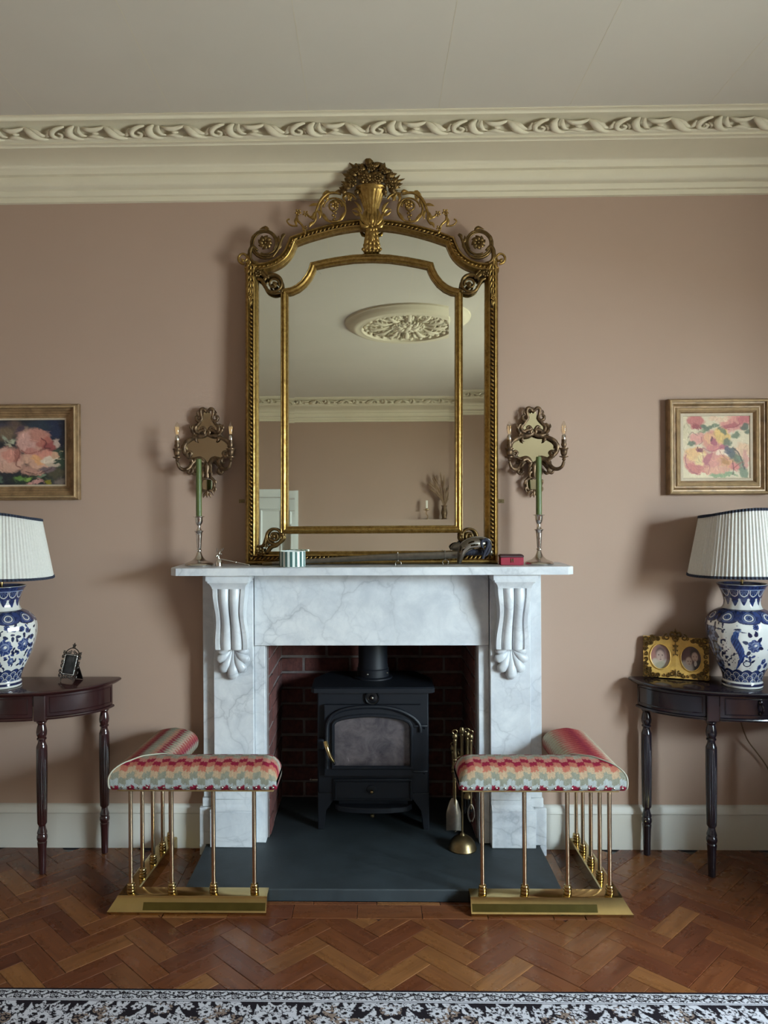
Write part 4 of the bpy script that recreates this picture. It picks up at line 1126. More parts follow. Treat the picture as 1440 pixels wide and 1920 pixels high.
# ================================================================== PAINTINGS
def brush_canvas(W_, H_, fn, n=170):
    U, V = np.meshgrid(np.linspace(0, 1, n), np.linspace(0, 1, int(n * H_ / W_)), indexing='ij'); return U, V, fn(U, V)
class Painter:
    def __init__(s, U, V, base):
        s.U, s.V = U, V; s.c = np.zeros(U.shape + (3,)); s.c[:] = lin(base)
        s.wx = (fbm(U * 7, V * 7, 3) - .5) * .10; s.wy = (fbm(U * 7, V * 7, 8) - .5) * .10
        s.wx += (fbm(U * 26, V * 26, 13) - .5) * .045; s.wy += (fbm(U * 26, V * 26, 18) - .5) * .045
        s.g = fbm(U * 60, V * 18, 5)
    def blob(s, x, y, rx, ry, col, rot=0, soft=.25, a=1.0, var=.18, warp=1.0):
        dx = s.U + s.wx * warp - x; dy = s.V + s.wy * warp - y; c, n = math.cos(R(rot)), math.sin(R(rot))
        u = (dx * c + dy * n) / rx; v = (-dx * n + dy * c) / ry; d = np.hypot(u, v)
        m = (np.clip((1 - d) / soft, 0, 1) * a)[..., None]
        cc = np.array(lin(col)) * (1 - var + 2 * var * s.g)[..., None]
        s.c = s.c * (1 - m) + cc * m; return s
    def stroke(s, pts, w, col, a=1.0):
        pts = smooth(pts, 26)
        m = np.zeros(s.U.shape)
        for p in pts: m = np.maximum(m, np.clip((w - np.hypot(s.U + s.wx * .4 - p[0], s.V + s.wy * .4 - p[1])) / (w * .5), 0, 1))
        m = (m * a)[..., None]; s.c = s.c * (1 - m) + np.array(lin(col)) * m; return s
    def dabs(s, n, seed, size=.035, lo=.62, hi=1.38):
        # short loaded-brush marks in tones picked up from the paint already there
        rs = np.random.RandomState(seed); H, W_ = s.U.shape
        for k in range(n):
            x, y = rs.rand(), rs.rand(); c = s.c[min(int(x * H), H - 1), min(int(y * W_), W_ - 1)].copy(); f = rs.uniform(lo, hi); ang = rs.uniform(0, 180); L = size * rs.uniform(.6, 2.0); w_ = size * rs.uniform(.12, .34)
            dx = s.U - x + s.wx * .5; dy = s.V - y + s.wy * .5; ca, sa = math.cos(R(ang)), math.sin(R(ang)); u = (dx * ca + dy * sa) / L; v = (-dx * sa + dy * ca + 1.5 * u * u * w_) / w_
            m = (np.clip((1 - np.hypot(u, v)) * 3, 0, 1) * rs.uniform(.35, .85))[..., None]; s.c = s.c * (1 - m) + np.clip(c * f + (.02 if f > 1 else 0), 0, .8) * m
        return s
def paint_right(U, V):
    p = Painter(U, V, '#cfc3ae')
    for x, y, rx, ry, c, r in ((.10, .30, .25, .2, '#c9bda6', 0), (.18, .08, .17, .13, '#b8706c', 20), (.20, .16, .10, .05, '#9a4248', 30), (.80, .10, .30, .16, '#c98d86', -12), (.72, .17, .16, .05, '#a95a5c', -15), (.93, .05, .12, .08, '#b86a6c', 0), (.55, .04, .2, .06, '#d2b7a2', 0),
                          (.22, .35, .13, .10, '#cf9a93', 0), (.45, .40, .21, .17, '#c98f80', 0), (.42, .38, .12, .10, '#d6a886', 20), (.60, .32, .15, .12, '#d0b070', 30), (.47, .42, .06, .06, '#a85a68', 0), (.43, .37, .03, .05, '#7b3a4a', 0), (.52, .52, .20, .06, '#c27d7c', 0), (.62, .48, .08, .05, '#b26878', 0),
                          (.24, .72, .27, .22, '#cf9b8a', 30), (.20, .62, .17, .13, '#d6b184', 20), (.22, .86, .22, .10, '#bd7872', 15), (.26, .56, .05, .04, '#8c4250', 0), (.30, .70, .09, .13, '#d8c096', 60), (.48, .70, .19, .15, '#cb9188', -10), (.38, .68, .05, .14, '#b06a70', 10), (.58, .60, .12, .06, '#ddc6b6', 0), (.70, .76, .22, .12, '#d0a07c', 10), (.62, .74, .10, .05, '#b58450', 10), (.80, .82, .12, .09, '#c9807a', 0),
                          (.50, .88, .22, .07, '#cf9f8c', 0), (.88, .55, .13, .18, '#d3b49c', 60), (.94, .70, .06, .20, '#c79a90', 0), (.62, .95, .24, .035, '#8a9a78', 0), (.25, .96, .2, .04, '#d6cbb2', 0)):
        p.blob(x, y, rx, ry, c, r)
    for x, y, rx, ry, c, r in ((.34, .20, .10, .045, '#4d5f4a', 40), (.46, .19, .10, .04, '#5b6a50', -20), (.30, .25, .07, .04, '#6f7d5c', -30), (.60, .24, .10, .03, '#6b7454', 35), (.13, .42, .08, .04, '#55654c', -25), (.68, .40, .08, .07, '#5a6650', 30), (.80, .31, .09, .05, '#66755a', 0), (.93, .17, .07, .06, '#4e5f4e', -40), (.97, .25, .05, .05, '#52634f', 40),
                          (.72, .58, .07, .12, '#3e4b52', 15), (.80, .66, .09, .10, '#56664f', -10), (.66, .54, .05, .09, '#4a4a5c', 10), (.92, .90, .07, .12, '#6d7f66', -30), (.86, .72, .05, .13, '#74836a', -20)):
        p.blob(x, y, rx, ry, c, r, soft=.4, a=.9)
    for pts, w_, c in ((((.22, .50), (.24, .56), (.30, .58)), .010, '#6d2c38'), (((.05, .62), (.04, .74), (.12, .88), (.26, .94)), .011, '#a06068'), (((.27, .34), (.28, .42), (.24, .46)), .009, '#9a5358'), (((.30, .52), (.40, .56), (.52, .54), (.60, .50)), .008, '#9c4f60'), (((.62, .17), (.72, .20), (.82, .16), (.86, .12)), .008, '#8c4148'),
                      (((.74, .50), (.84, .60), (.88, .72), (.93, .86)), .012, '#4a4038'), (((.74, .72), (.75, .84), (.745, .95)), .010, '#5a2f28'), (((.76, .84), (.84, .76), (.90, .74)), .008, '#8c4038'), (((.28, .58), (.33, .72), (.40, .80), (.38, .92)), .008, '#a8646a'), (((.08, .34), (.14, .26), (.22, .30)), .009, '#8c6a68'), (((.55, .56), (.60, .66), (.66, .70)), .007, '#a86a62')):
        p.stroke(pts, w_, c, .85)
    p.dabs(170, 3); return np.clip(p.c, 0, 1) ** 1.2 * np.array((.95, .90, .78))
def paint_left(U, V):
    p = Painter(U, V, '#20242c')
    for x, y, rx, ry, c, r in ((.85, .15, .25, .22, '#1c2740', 0), (.70, .10, .2, .12, '#26323f', 0), (.98, .2, .05, .3, '#141a2c', 0), (.45, .12, .16, .14, '#5b4a42', 0), (.30, .12, .16, .10, '#3d3946', 0), (.36, .22, .14, .16, '#6b5a48', 20), (.10, .30, .14, .16, '#6a6222', 10), (.08, .42, .16, .10, '#3f4a2c', 0), (.52, .16, .05, .14, '#4a3c48', 20), (.56, .16, .03, .10, '#77685c', 10),
                          (.92, .60, .14, .22, '#2e4032', 0), (.90, .82, .14, .12, '#4a4636', 0), (.1, .75, .22, .18, '#1f2f2e', 30), (.62, .92, .3, .09, '#243225', 0), (.20, .97, .3, .08, '#0f1320', 0), (.96, .95, .08, .06, '#6b5f58', 0)):
        p.blob(x, y, rx, ry, c, r, soft=.5)
    for x, y, rx, ry, c, r in ((.66, .30, .20, .20, '#b88a7a', 25), (.60, .34, .14, .18, '#c0948a', 20), (.72, .24, .14, .12, '#b07a6c', 30), (.78, .34, .10, .08, '#a8655a', 0), (.84, .40, .09, .07, '#8c4a48', 10), (.92, .36, .05, .07, '#b0988c', 0), (.36, .60, .19, .21, '#bb8a7c', 30), (.30, .58, .12, .15, '#c49a8a', 20), (.38, .55, .10, .10, '#c28678', 0), (.42, .72, .10, .14, '#c09684', 50), (.46, .54, .05, .12, '#9a6258', 10),
                          (.68, .62, .19, .16, '#c69a84', 0), (.70, .60, .09, .09, '#d19a6c', 0), (.78, .52, .12, .08, '#c58474', 0), (.64, .48, .09, .08, '#b57a70', 0), (.80, .60, .10, .06, '#cdb8a4', -10), (.84, .68, .10, .04, '#b3a08c', 10), (.62, .80, .16, .07, '#b08474', 15), (.80, .76, .11, .06, '#6c5a5c', -10), (.90, .53, .06, .06, '#c0977c', 0), (.66, .97, .12, .03, '#b98880', 0), (.82, .96, .05, .05, '#7c7426', 0)):
        p.blob(x, y, rx, ry, c, r, soft=.3)
    for x, y, rx, ry, c, r in ((.20, .86, .14, .06, '#5d6c5e', 35), (.26, .92, .10, .04, '#4f6152', 30), (.08, .62, .10, .04, '#6a7476', 50), (.58, .92, .06, .02, '#7f9a4c', -20), (.50, .90, .08, .03, '#5a7a3c', 10), (.72, .88, .09, .03, '#6d8068', -25), (.34, .30, .08, .025, '#8f9684', 50), (.42, .34, .07, .03, '#a3a48c', -30), (.38, .40, .06, .02, '#b0a890', 10), (.97, .48, .03, .015, '#b0a080', 0), (.95, .58, .06, .012, '#a89c84', 0)):
        p.blob(x, y, rx, ry, c, r, soft=.5)
    for pts, w_, c in ((((.52, .46), (.60, .52), (.70, .48), (.78, .42)), .009, '#8a4a44'), (((.48, .40), (.50, .52), (.46, .64), (.50, .74)), .009, '#7a4a44'), (((.56, .80), (.66, .84), (.76, .80), (.84, .74)), .008, '#4a3030'), (((.74, .28), (.80, .34), (.78, .42), (.84, .44)), .010, '#5e2c2e'), (((.20, .56), (.24, .70), (.32, .80)), .008, '#d0b09c'), (((.50, .82), (.58, .88), (.68, .90)), .007, '#3a2c2c'), (((.76, .66), (.84, .62), (.92, .58)), .009, '#d8c6ae')):
        p.stroke(pts, w_, c, .85)
    p.dabs(190, 6); return p.c
def painting(name, label, x0, x1, z0, z1, fw, slip, prof, mats, fn, yb=-.004):
    root = thing(name, label, 'painting', ((x0 + x1) / 2, yb, (z0 + z1) / 2))
    def ring(pr, ins): return MB().sweep([(a, b - yb) for a, b in pr], [(x0 + ins, z0 + ins), (x1 - ins, z0 + ins), (x1 - ins, z1 - ins), (x0 + ins, z1 - ins)], closed=True)
    for nm, pr, mt in prof: part(nm, ring(pr, 0), mt, root, ang=25)
    part('linen_slip', ring([(fw - .003, .004), (fw - .003, .012), (fw + slip - .002, .010), (fw + slip, .007), (fw + slip, .004)], 0), 'linen_slip', root)
    a0, a1, c0, c1 = x0 + fw + slip - .001, x1 - fw - slip + .001, z0 + fw + slip - .001, z1 - fw - slip + .001
    U, V, col = brush_canvas(a1 - a0, c1 - c0, fn)
    rel = .0008 * fbm(U * 40, V * 40, 12)
    g = MB().grid(np.stack([a0 + (a1 - a0) * U, np.full(U.shape, yb - .006) - rel, c1 - (c1 - c0) * V], -1), col)
    part('canvas', g, 'oil_paint', root, label='oil paint on canvas, loose pink roses')
    part('backing', MB().box(x0 + .01, x1 - .01, yb - .003, yb, z0 + .01, z1 - .01), 'dark_void', root)
x0, z0 = at(1253, 928, -.03); x1, z1 = at(1441, 747, -.03)
painting('flower_painting', 'square painting of pale pink flowers on cream, above the bird-painted lamp', x0, x1, z0, z1, .058, .012,
         [('frame', [(0, 0), (0, .030), (.004, .036), (.012, .036), (.014, .030), (.020, .030), (.030, .018), (.034, .018), (.036, .022), (.052, .020), (.055, .016), (.058, .012), (.058, .004)], 'frame_wood'),
          ('gilt_bead', [(.004, .0362), (.005, .0395), (.009, .041), (.0125, .0395), (.0135, .0362)], 'frame_light'), ('ornament_band', [(.0365, .0225), (.040, .0255), (.044, .0235), (.048, .0255), (.0515, .021)], 'frame_light')], None, paint_right)
x1, z1 = at(147, 757, -.03); _, z0 = at(147, 937, -.03)
x0 = x1 - .52
painting('rose_painting', 'dark painting of big pink roses on black, above the left lamp', x0, x1, z0, z1, .060, .006,
         [('frame', [(0, 0), (0, .022), (.003, .026), (.006, .026), (.007, .034), (.010, .040), (.016, .042), (.019, .038), (.020, .032), (.028, .028), (.030, .024), (.038, .022), (.040, .017), (.048, .016), (.050, .012), (.058, .012), (.060, .008), (.060, .004)], 'frame_wood'),
          ('silvered_bead', [(.0085, .0382), (.010, .0425), (.013, .0440), (.016, .0430), (.0175, .0405)], 'frame_light')], None, paint_left)

# ================================================================== PHOTO FRAMES
def oval_photo(kind, U, V):
    if kind == 0:
        p = Painter(U, V, '#9a6f68'); p.wx *= .25; p.wy *= .25
        for x, y, rx, ry, c in ((.7, .3, .5, .4, '#8b6f6c'), (.5, .95, .6, .45, '#a8a08e'), (.25, .75, .2, .2, '#b0a496'), (.85, .8, .25, .25, '#a89a94'), (.50, .36, .27, .27, '#63504c'), (.50, .46, .24, .24, '#b49c90'), (.50, .60, .15, .10, '#b9a195'), (.42, .44, .035, .03, '#4c3a38'), (.60, .44, .035, .03, '#4c3a38'), (.51, .53, .03, .03, '#94786c'), (.51, .61, .06, .022, '#5c4644'), (.5, .84, .3, .16, '#9a9582')): p.blob(x, y, rx, ry, c, soft=.35, var=.05)
    else:
        p = Painter(U, V, '#5e4448'); p.wx *= .25; p.wy *= .25
        for x, y, rx, ry, c in ((.8, .2, .4, .4, '#4c3a40'), (.85, .85, .35, .4, '#2e2a30'), (.25, .9, .42, .36, '#a79c98'), (.66, .30, .22, .2, '#3a2c2c'), (.68, .42, .17, .2, '#b69c90'), (.62, .41, .03, .02, '#443434'), (.76, .41, .03, .02, '#443434'), (.69, .54, .05, .02, '#7a5850'), (.70, .68, .08, .12, '#b8aeaa'), (.40, .52, .17, .14, '#6c524a'), (.40, .60, .17, .18, '#b79f94'), (.36, .60, .03, .02, '#443434'), (.48, .60, .03, .02, '#443434'), (.42, .70, .045, .02, '#7a5850')): p.blob(x, y, rx, ry, c, soft=.3, var=.05)
    return p.c
def scroll(m, cx, cz, r, a0, turns, y, rad, n=22, flip=1, up=(0, -1, 0)):
    pts = []
    for k in range(n + 1):
        f = k / n; rr = r * (1 - .82 * f); an = a0 + flip * turns * 2 * math.pi * f
        pts.append((cx + rr * math.cos(an), y - .0015 * math.sin(f * math.pi), cz + rr * math.sin(an)))
    m.tube(pts, [rad, rad * .95, rad * .8, rad * .9], 6, up=up)
base = P(1267, 1273, -.080)
dfr = thing('double_photo_frame', 'gold twin photo frame with two oval children portraits, on the dark right table', 'photo frame', (base[0], -.080, TZ))
MT = Matrix.Translation((base[0], -.080, TZ + .0035)) @ Matrix.Rotation(R(-20), 4, 'Z') @ Matrix.Rotation(R(-11), 4, 'X')
FW, FH = .248, .166
def hole_plate(m, w_, h_, ovals, y0, y1, n=32):
    # panel split down the middle, each half a ring from the oval to its rectangle
    for ox, oz, rx, rz, xa, xb in ovals:
        inn = []; out = []
        for k in range(n):
            a = 2 * math.pi * k / n; dx, dz = math.cos(a), math.sin(a); inn.append((ox + rx * dx, oz + rz * dz))
            t = min(((xb if dx > 0 else xa) - ox) / dx if abs(dx) > 1e-6 else 9, ((h_ if dz > 0 else 0) - oz) / dz if abs(dz) > 1e-6 else 9); out.append((ox + dx * t, oz + dz * t))
        for cxx in (xa, xb):
            for czz in (0, h_):
                k = min(range(n), key=lambda q: (out[q][0] - cxx) ** 2 + (out[q][1] - czz) ** 2); out[k] = (cxx, czz)
        vs = [(x, y0, z) for x, z in out] + [(x, y0 + .002, z) for x, z in inn] + [(x, y1, z) for x, z in out] + [(x, y1, z) for x, z in inn]; fs = []
        for k in range(n):
            j = (k + 1) % n; fs += [(k, j, n + j, n + k), (2 * n + k, 2 * n + j, 3 * n + j, 3 * n + k), (k, j, 2 * n + j, 2 * n + k), (n + k, n + j, 3 * n + j, 3 * n + k)]
        m.add(vs, fs)
ov = [(-.058, .084, .039, .051, -FW / 2, 0), (.058, .082, .039, .051, 0, FW / 2)]
m = MB(); m.M = MT; hole_plate(m, FW, FH, ov, -.012, 0); part('frame', m, 'gold_plain', dfr)
for k, (ox, oz, rx, rz, *_ ) in enumerate(ov):
    n = 60; U, V = np.meshgrid(np.linspace(0, 1, n), np.linspace(0, 1, n), indexing='ij')
    # map the square to the oval
    a = 2 * U - 1; b = 2 * V - 1; xx = a * np.sqrt(1 - b * b / 2); zz = b * np.sqrt(1 - a * a / 2)
    m = MB(); m.M = MT
    m.grid(np.stack([ox + xx * rx * 1.03, np.full(a.shape, -.004), oz - zz * rz * 1.03], -1), oval_photo(k, .5 + xx / 2, .5 + zz / 2))
    part('portrait', m, 'photo_print', dfr, label=('sepia portrait of a baby in a pale dress' if k == 0 else 'sepia portrait of two small children'))
    m = MB(); m.M = MT; m.tube([(ox + rx * math.cos(q), -.0125, oz + rz * math.sin(q)) for q in np.linspace(0, 2 * math.pi, 40, endpoint=False)], .0026, 6, closed=True); part('oval_rim', m, 'gold_plain', dfr)
def corner_orn(sx_, sz_):
    m = MB(); m.M = MT; X = lambda u: sx_ * (FW / 2 - u); Zz = lambda v: (FH - v) if sz_ > 0 else v
    for u, v, r, a0, fl in ((.012, .012, .015, .5, 1), (.036, .010, .013, 2.4, 1), (.011, .036, .013, .2, -1), (.056, .011, .009, 3, 1), (.009, .054, .009, 0, -1), (.026, .026, .011, 1, 1)): scroll(m, X(u), Zz(v), r, a0, 1.3, -.015, .0038, flip=fl * sx_ * sz_)
    return m
for a_ in (-1, 1):
    for b_ in (-1, 1): part('corner_scrolls', corner_orn(a_, b_), 'gilt_dark', dfr)
m = MB(); m.M = MT
for sg in (-1, 1):
    scroll(m, sg * .014, .018, .012, R(90), 1.2, -.014, .003, flip=sg); scroll(m, sg * .030, .010, .009, R(90), 1.1, -.014, .0026, flip=sg); scroll(m, sg * .046, .009, .006, R(90), 1, -.014, .002, flip=sg)
m.leaf([(0, -.015, .004), (0, -.018, .02), (0, -.014, .038)], .006); part('lower_scrolls', m, 'gilt_dark', dfr)
m = MB(); m.M = MT
for sg in (-1, 1):
    scroll(m, sg * .013, FH + .008, .015, R(-90), 1.2, -.014, .0042, flip=-sg); scroll(m, sg * .032, FH - .002, .014, R(90), 1.1, -.014, .003, flip=-sg); scroll(m, sg * .044, FH - .006, .007, R(90), 1, -.014, .0024, flip=-sg)
    m.leaf([(sg * .004, -.014, FH + .010), (sg * .014, -.018, FH + .020), (sg * .020, -.014, FH + .022)], .004)
    for k in range(3): m.leaf([(0, -.014, .135 - k * .018), (sg * .008, -.018, .128 - k * .018), (sg * .011, -.014, .134 - k * .018)], .004)
m.leaf([(0, -.014, FH + .008), (0, -.018, FH + .022), (0, -.014, FH + .036)], .005); m.ell((0, -.016, FH + .012), (.008, .006, .008), 10, 6); m.ell((0, -.016, FH - .012), (.010, .006, .008), 10, 6)
m.leaf([(0, -.014, .150), (0, -.018, .125), (0, -.014, .092)], .006); part('crest_scrolls', m, 'gilt_dark', dfr)
for sg in (-1, 1):
    m = MB(); m.M = MT
    for q in (-1, 1): scroll(m, sg * (FW / 2 - .010), .082 + q * .010, .009, R(90 * q), 1.1, -.014, .0026, flip=sg * q)
    part('side_scrolls', m, 'gilt_dark', dfr)
m = MB(); m.M = MT; m.prism([(-.03, 0.022), (.03, .022), (.02, .14), (-.02, .14)], .0005, .003, 'y'); m.add([(-.025, .003, .12), (.025, .003, .12), (.03, .066, .0085), (-.03, .066, .0085), (-.025, .006, .12), (.025, .006, .12), (.03, .069, .0085), (-.03, .069, .0085)], [(0, 1, 2, 3), (4, 5, 6, 7), (0, 1, 5, 4), (2, 3, 7, 6), (0, 3, 7, 4), (1, 2, 6, 5)])
part('easel_strut', m, 'dark_void', dfr)

base = P(127, 1278, -.135)
sfr = thing('small_photo_frame', 'little pierced pewter photo frame with star on top, on the reddish left table', 'photo frame', (base[0], -.135, TZ))
MT = Matrix.Translation((base[0] - .004, -.135, TZ + .003)) @ Matrix.Rotation(R(-26), 4, 'Z') @ Matrix.Rotation(R(-17), 4, 'X')
W2, H0, H1 = .034, .030, .108
m = MB(); m.M = MT; m.sweep([(-.004, 0), (-.004, .005), (0, .006), (.003, .004), (.003, 0)], [(-W2, H0), (W2, H0), (W2, H1), (-W2, H1)], closed=True); part('frame', m, 'pewter', sfr)
m = MB(); m.M = MT
for k in range(15):
    f = k / 14
    for q in ((-W2 + 2 * W2 * f, H0), (-W2 + 2 * W2 * f, H1)): m.ell((q[0], -.0065, q[1]), (.0021, .0021, .0021), 6, 5)
for k in range(1, 18):
    f = k / 18
    for q in (-W2, W2): m.ell((q, -.0065, H0 + (H1 - H0) * f), (.0021, .0021, .0021), 6, 5)
part('bead_border', m, 'silver', sfr, label='bright beaded border')
n = 40; U, V = np.meshgrid(np.linspace(0, 1, n), np.linspace(0, 1, n), indexing='ij')
p = Painter(U, V, '#2a2a2c')
for x, y, rx, ry, c in ((.4, .25, .25, .3, '#4a4a4c'), (.65, .15, .1, .2, '#5c5c5e'), (.3, .6, .2, .3, '#333336'), (.6, .8, .4, .2, '#3d3d40'), (.7, .5, .12, .2, '#1c1c1e')): p.blob(x, y, rx, ry, c, soft=.6, warp=2)
m = MB(); m.M = MT; m.grid(np.stack([-W2 + 2 * W2 * U, np.full(U.shape, -.001), H1 - (H1 - H0) * V], -1), p.c); part('picture', m, 'photo_print', sfr)
m = MB(); m.M = MT
for sg in (-1, 1):
    for k in range(6):
        z = .016 + k * .019; scroll(m, sg * (W2 + .010 + .002 * math.sin(k * 2)), z + .006, .0100, R(180 if sg > 0 else 0), 1.2, -.002, .0022, 16, flip=sg * (1 if k % 2 else -1))
        m.leaf([(sg * (W2 + .004), -.003, z), (sg * (W2 + .014), -.005, z + .008), (sg * (W2 + .019), -.003, z + .014)], .0028)
    for k in range(3):
        scroll(m, sg * (.008 + k * .011), .020 - k * .002, .0075, R(90), 1.2, -.002, .0018, 16, flip=sg); scroll(m, sg * (.008 + k * .010), .121 - k * .005, .0075, R(-90), 1.2, -.002, .0018, 16, flip=sg)
    m.tube(smooth([(sg * .040, -.002, .100), (sg * .034, -.003, .122), (sg * .016, -.003, .134), (0, -.002, .137)], 4), .002, 6)
    m.tube([(sg * .030, -.002, .028), (sg * .036, -.002, .012), (sg * .034, -.001, .001)], .002, 6)
part('filigree', m, 'pewter', sfr)
star = [(.0115 * (1 if k % 2 == 0 else .45) * math.sin(k * math.pi / 5), .147 + .0115 * (1 if k % 2 == 0 else .45) * math.cos(k * math.pi / 5)) for k in range(10)]
m = MB(); m.M = MT; m.prism(star, -.005, 0, 'y', b=.001); part('star', m, 'pewter', sfr)
m = MB(); m.M = MT; m.add([(-.012, .002, .11), (.012, .002, .11), (.022, .062, .019), (-.022, .062, .019), (-.012, .004, .11), (.012, .004, .11), (.022, .065, .019), (-.022, .065, .019)], [(0, 1, 2, 3), (4, 5, 6, 7), (0, 1, 5, 4), (2, 3, 7, 6), (0, 3, 7, 4), (1, 2, 6, 5)])
part('easel_strut', m, 'pewter', sfr)
# ================================================================== GILT OVERMANTEL MIRROR
LEAN = R(-1.71); MY = -.072
mir = thing('overmantel_mirror', 'tall gilt overmantel mirror with arched top and carved flower-basket crest, standing on the marble mantelpiece', 'mirror', (0, MY, SH + .0005))
mir.rotation_euler.x = LEAN
def MQ(px, py, d=.05):
    """pixel -> point of the upright mirror, d metres in front of its back"""
    y = MY - d
    for _ in range(2):
        x, z = at(px, py, y - math.tan(LEAN) * 0)
        yy = MY - d - math.sin(LEAN) * (z - SH); x, z = at(px, py, yy)
    return np.array((x, MY - d, SH + .0005 + (z - SH)))
def M2(px, py): q = MQ(px, py); return (q[0], q[2])
CXP = 697.0
def mirrored(pts): return [(2 * CXP - x, y) for x, y in pts]
def fpart(name, mb, mat='gilt', label=None, **k): return part(name, mb, mat, mir, label, **k)
def sw(pr, pts, **k): return MB().sweep([(a, b - MY) for a, b in pr], pts, **k)
# heavier outer moulding
FPf = [(0, 0), (0, .030), (.003, .038), (.009, .044), (.014, .045), (.016, .040), (.0175, .030), (.0315, .029), (.033, .039), (.036, .043), (.040, .041), (.045, .033), (.053, .026), (.053, .010), (.053, 0)]
bl, br_ = M2(458.5, 1061.5), M2(935.5, 1061.5); bl = (bl[0], SH + .001); br_ = (br_[0], SH + .001)
tl_, tr_ = M2(458.5, 488), M2(935.5, 488)
fpart('frame_moulding', sw(FPf, [tl_, bl, br_, tr_]), ang=30)
arch = [(541, 441.7), (562, 433.5), (583, 426.5), (616, 417.5), (648, 411), (680, 407.5), (697, 407)]
arch = arch + mirrored(arch[:-1])[::-1]
AP = smooth([M2(*p) for p in arch], 4)
FPa = [(a * .80, b) for a, b in FPf]
fpart('arch_moulding', sw(FPa, [tuple(p) for p in AP[::-1]]), ang=30)
sc = [(461, 487), (475.5, 490), (490, 489.5), (503, 486.5), (518, 479), (529, 468), (536, 454), (541, 441.5)]
for s_ in (0, 1):
    pts = [M2(*p) for p in (mirrored(sc) if s_ else sc)]; pts = [tuple(p) for p in smooth(pts, 4)]
    fpart('scallop_moulding', sw(FPa, pts[::-1] if not s_ else pts), ang=30)
# twisted rope beading laid in the hollow of the moulding
rope = MB()
def rope_run(pts2, off, step, ln=.0098, r=.0050, d=.0345):
    p = [np.array(q) for q in pts2]; seg = [np.linalg.norm(p[i + 1] - p[i]) for i in range(len(p) - 1)]; L = sum(seg); n = max(2, int(L / step))
    cum = np.concatenate([[0], np.cumsum(seg)])
    for k in range(n):
        s = (k + .5) * L / n; i = min(np.searchsorted(cum, s) - 1, len(seg) - 1); i = max(i, 0); f = (s - cum[i]) / seg[i]
        c = p[i] + (p[i + 1] - p[i]) * f; t = (p[i + 1] - p[i]) / seg[i]; nn = np.array((-t[1], t[0])); c = c + nn * off
        a = (t * .66 + nn * .70) * ln; y = MY - d
        rope.tube([(c[0] - a[0], y + .002, c[1] - a[1]), (c[0], y - .002, c[1]), (c[0] + a[0], y + .002, c[1] + a[1])], [r * .55, r, r * .55], 6)
rope_run([M2(458.5, 575), bl], .0245, .0172); rope_run([bl, br_], .0245, .0172); rope_run([br_, M2(935.5, 575)], .0245, .0172)
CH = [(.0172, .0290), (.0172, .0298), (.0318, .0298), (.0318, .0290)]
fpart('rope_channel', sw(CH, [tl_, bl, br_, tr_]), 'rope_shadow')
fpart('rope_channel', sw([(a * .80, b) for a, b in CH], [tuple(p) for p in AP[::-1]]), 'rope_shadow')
AR = [tuple(p) for p in AP[::-1]]; rope_run(AR[:len(AR) // 2 - 2], .0196, .0172, .0085, .0044); rope_run(AR[len(AR) // 2 + 2:], .0196, .0172, .0085, .0044)
for s_ in (0, 1):
    pts = [tuple(p) for p in smooth([M2(*p) for p in (mirrored(sc) if s_ else sc)], 4)]; rope_run((pts[::-1] if not s_ else pts), .0196, .0150, .0080, .0042)
ro = fpart('rope_beading', rope, 'gilt', ang=80); ro['kind'] = 'stuff'
# slim inner frame
left_in = [(532, 545), (545, 542.5), (557, 537), (568, 528), (578, 515), (584, 503), (586.5, 494.5), (608, 489.5), (630, 485.5), (662, 481), (697, 479.5)]
inner_px = [(532, 995)] + left_in + mirrored(left_in[:-1])[::-1] + [(862, 993)]
IP = [M2(*p) for p in inner_px]                       # clockwise as seen from the room
IPc = IP[::-1]                                        # counter-clockwise: left of travel is inwards
FI = [(-.0155, .010), (-.0155, .026), (-.012, .031), (-.009, .029), (-.006, .034), (0, .037), (.006, .034), (.009, .029), (.012, .030), (.0155, .025), (.0155, .010)]
fpart('inner_frame', sw(FI, IPc, closed=True), 'gilt', ang=25)
# glass: centre plate with a bevel, and four border plates
def inset(poly, d):
    out = []; n = len(poly); q = [np.array(p) for p in poly]
    for i in range(n):
        e1 = q[i] - q[i - 1]; e2 = q[(i + 1) % n] - q[i]; e1 /= np.linalg.norm(e1); e2 /= np.linalg.norm(e2)
        n1 = np.array((-e1[1], e1[0])); n2 = np.array((-e2[1], e2[0])); mm = n1 + n2; out.append(tuple(q[i] + mm / max(mm.dot(n1), .35) * d))
    return out
GY = MY - .0145
o_ = inset(IPc, .004); i_ = inset(IPc, .041); n = len(o_); drop = math.tan(R(1.7)) * .037
m = MB(); m.add([(x, GY, z) for x, z in i_], [tuple(range(n))]); fpart('centre_glass', m, 'mirror_glass', recalc=False, ang=.5)
m = MB(); vs = [(x, GY, z) for x, z in i_] + [(x, GY + drop, z) for x, z in o_]; m.add(vs, [(k, n + k, n + (k + 1) % n, (k + 1) % n) for k in range(n)])
fpart('bevel_glass', m, 'mirror_glass', recalc=False, ang=.5)
cz0 = M2(697, 760)[1]
def pane(name, pts, tiltx=0.0, tiltz=0.0):
    q = [M2(*p) for p in pts]; c0 = sum(p[0] for p in q) / len(q); c1 = sum(p[1] for p in q) / len(q)
    ar = sum(q[k - 1][0] * q[k][1] - q[k][0] * q[k - 1][1] for k in range(len(q)))
    if ar < 0: q = q[::-1]
    mm = MB(); mm.add([(x, GY + .002 + math.tan(tiltx) * (z - c1) + math.tan(tiltz) * (x - c0), z) for x, z in q], [tuple(range(len(q)))])
    fpart(name, mm, 'mirror_glass', recalc=False, ang=.5)
pane('side_glass', [(474, 1050), (474, 500), (484, 503), (532, 545), (532, 995)], R(-.08))
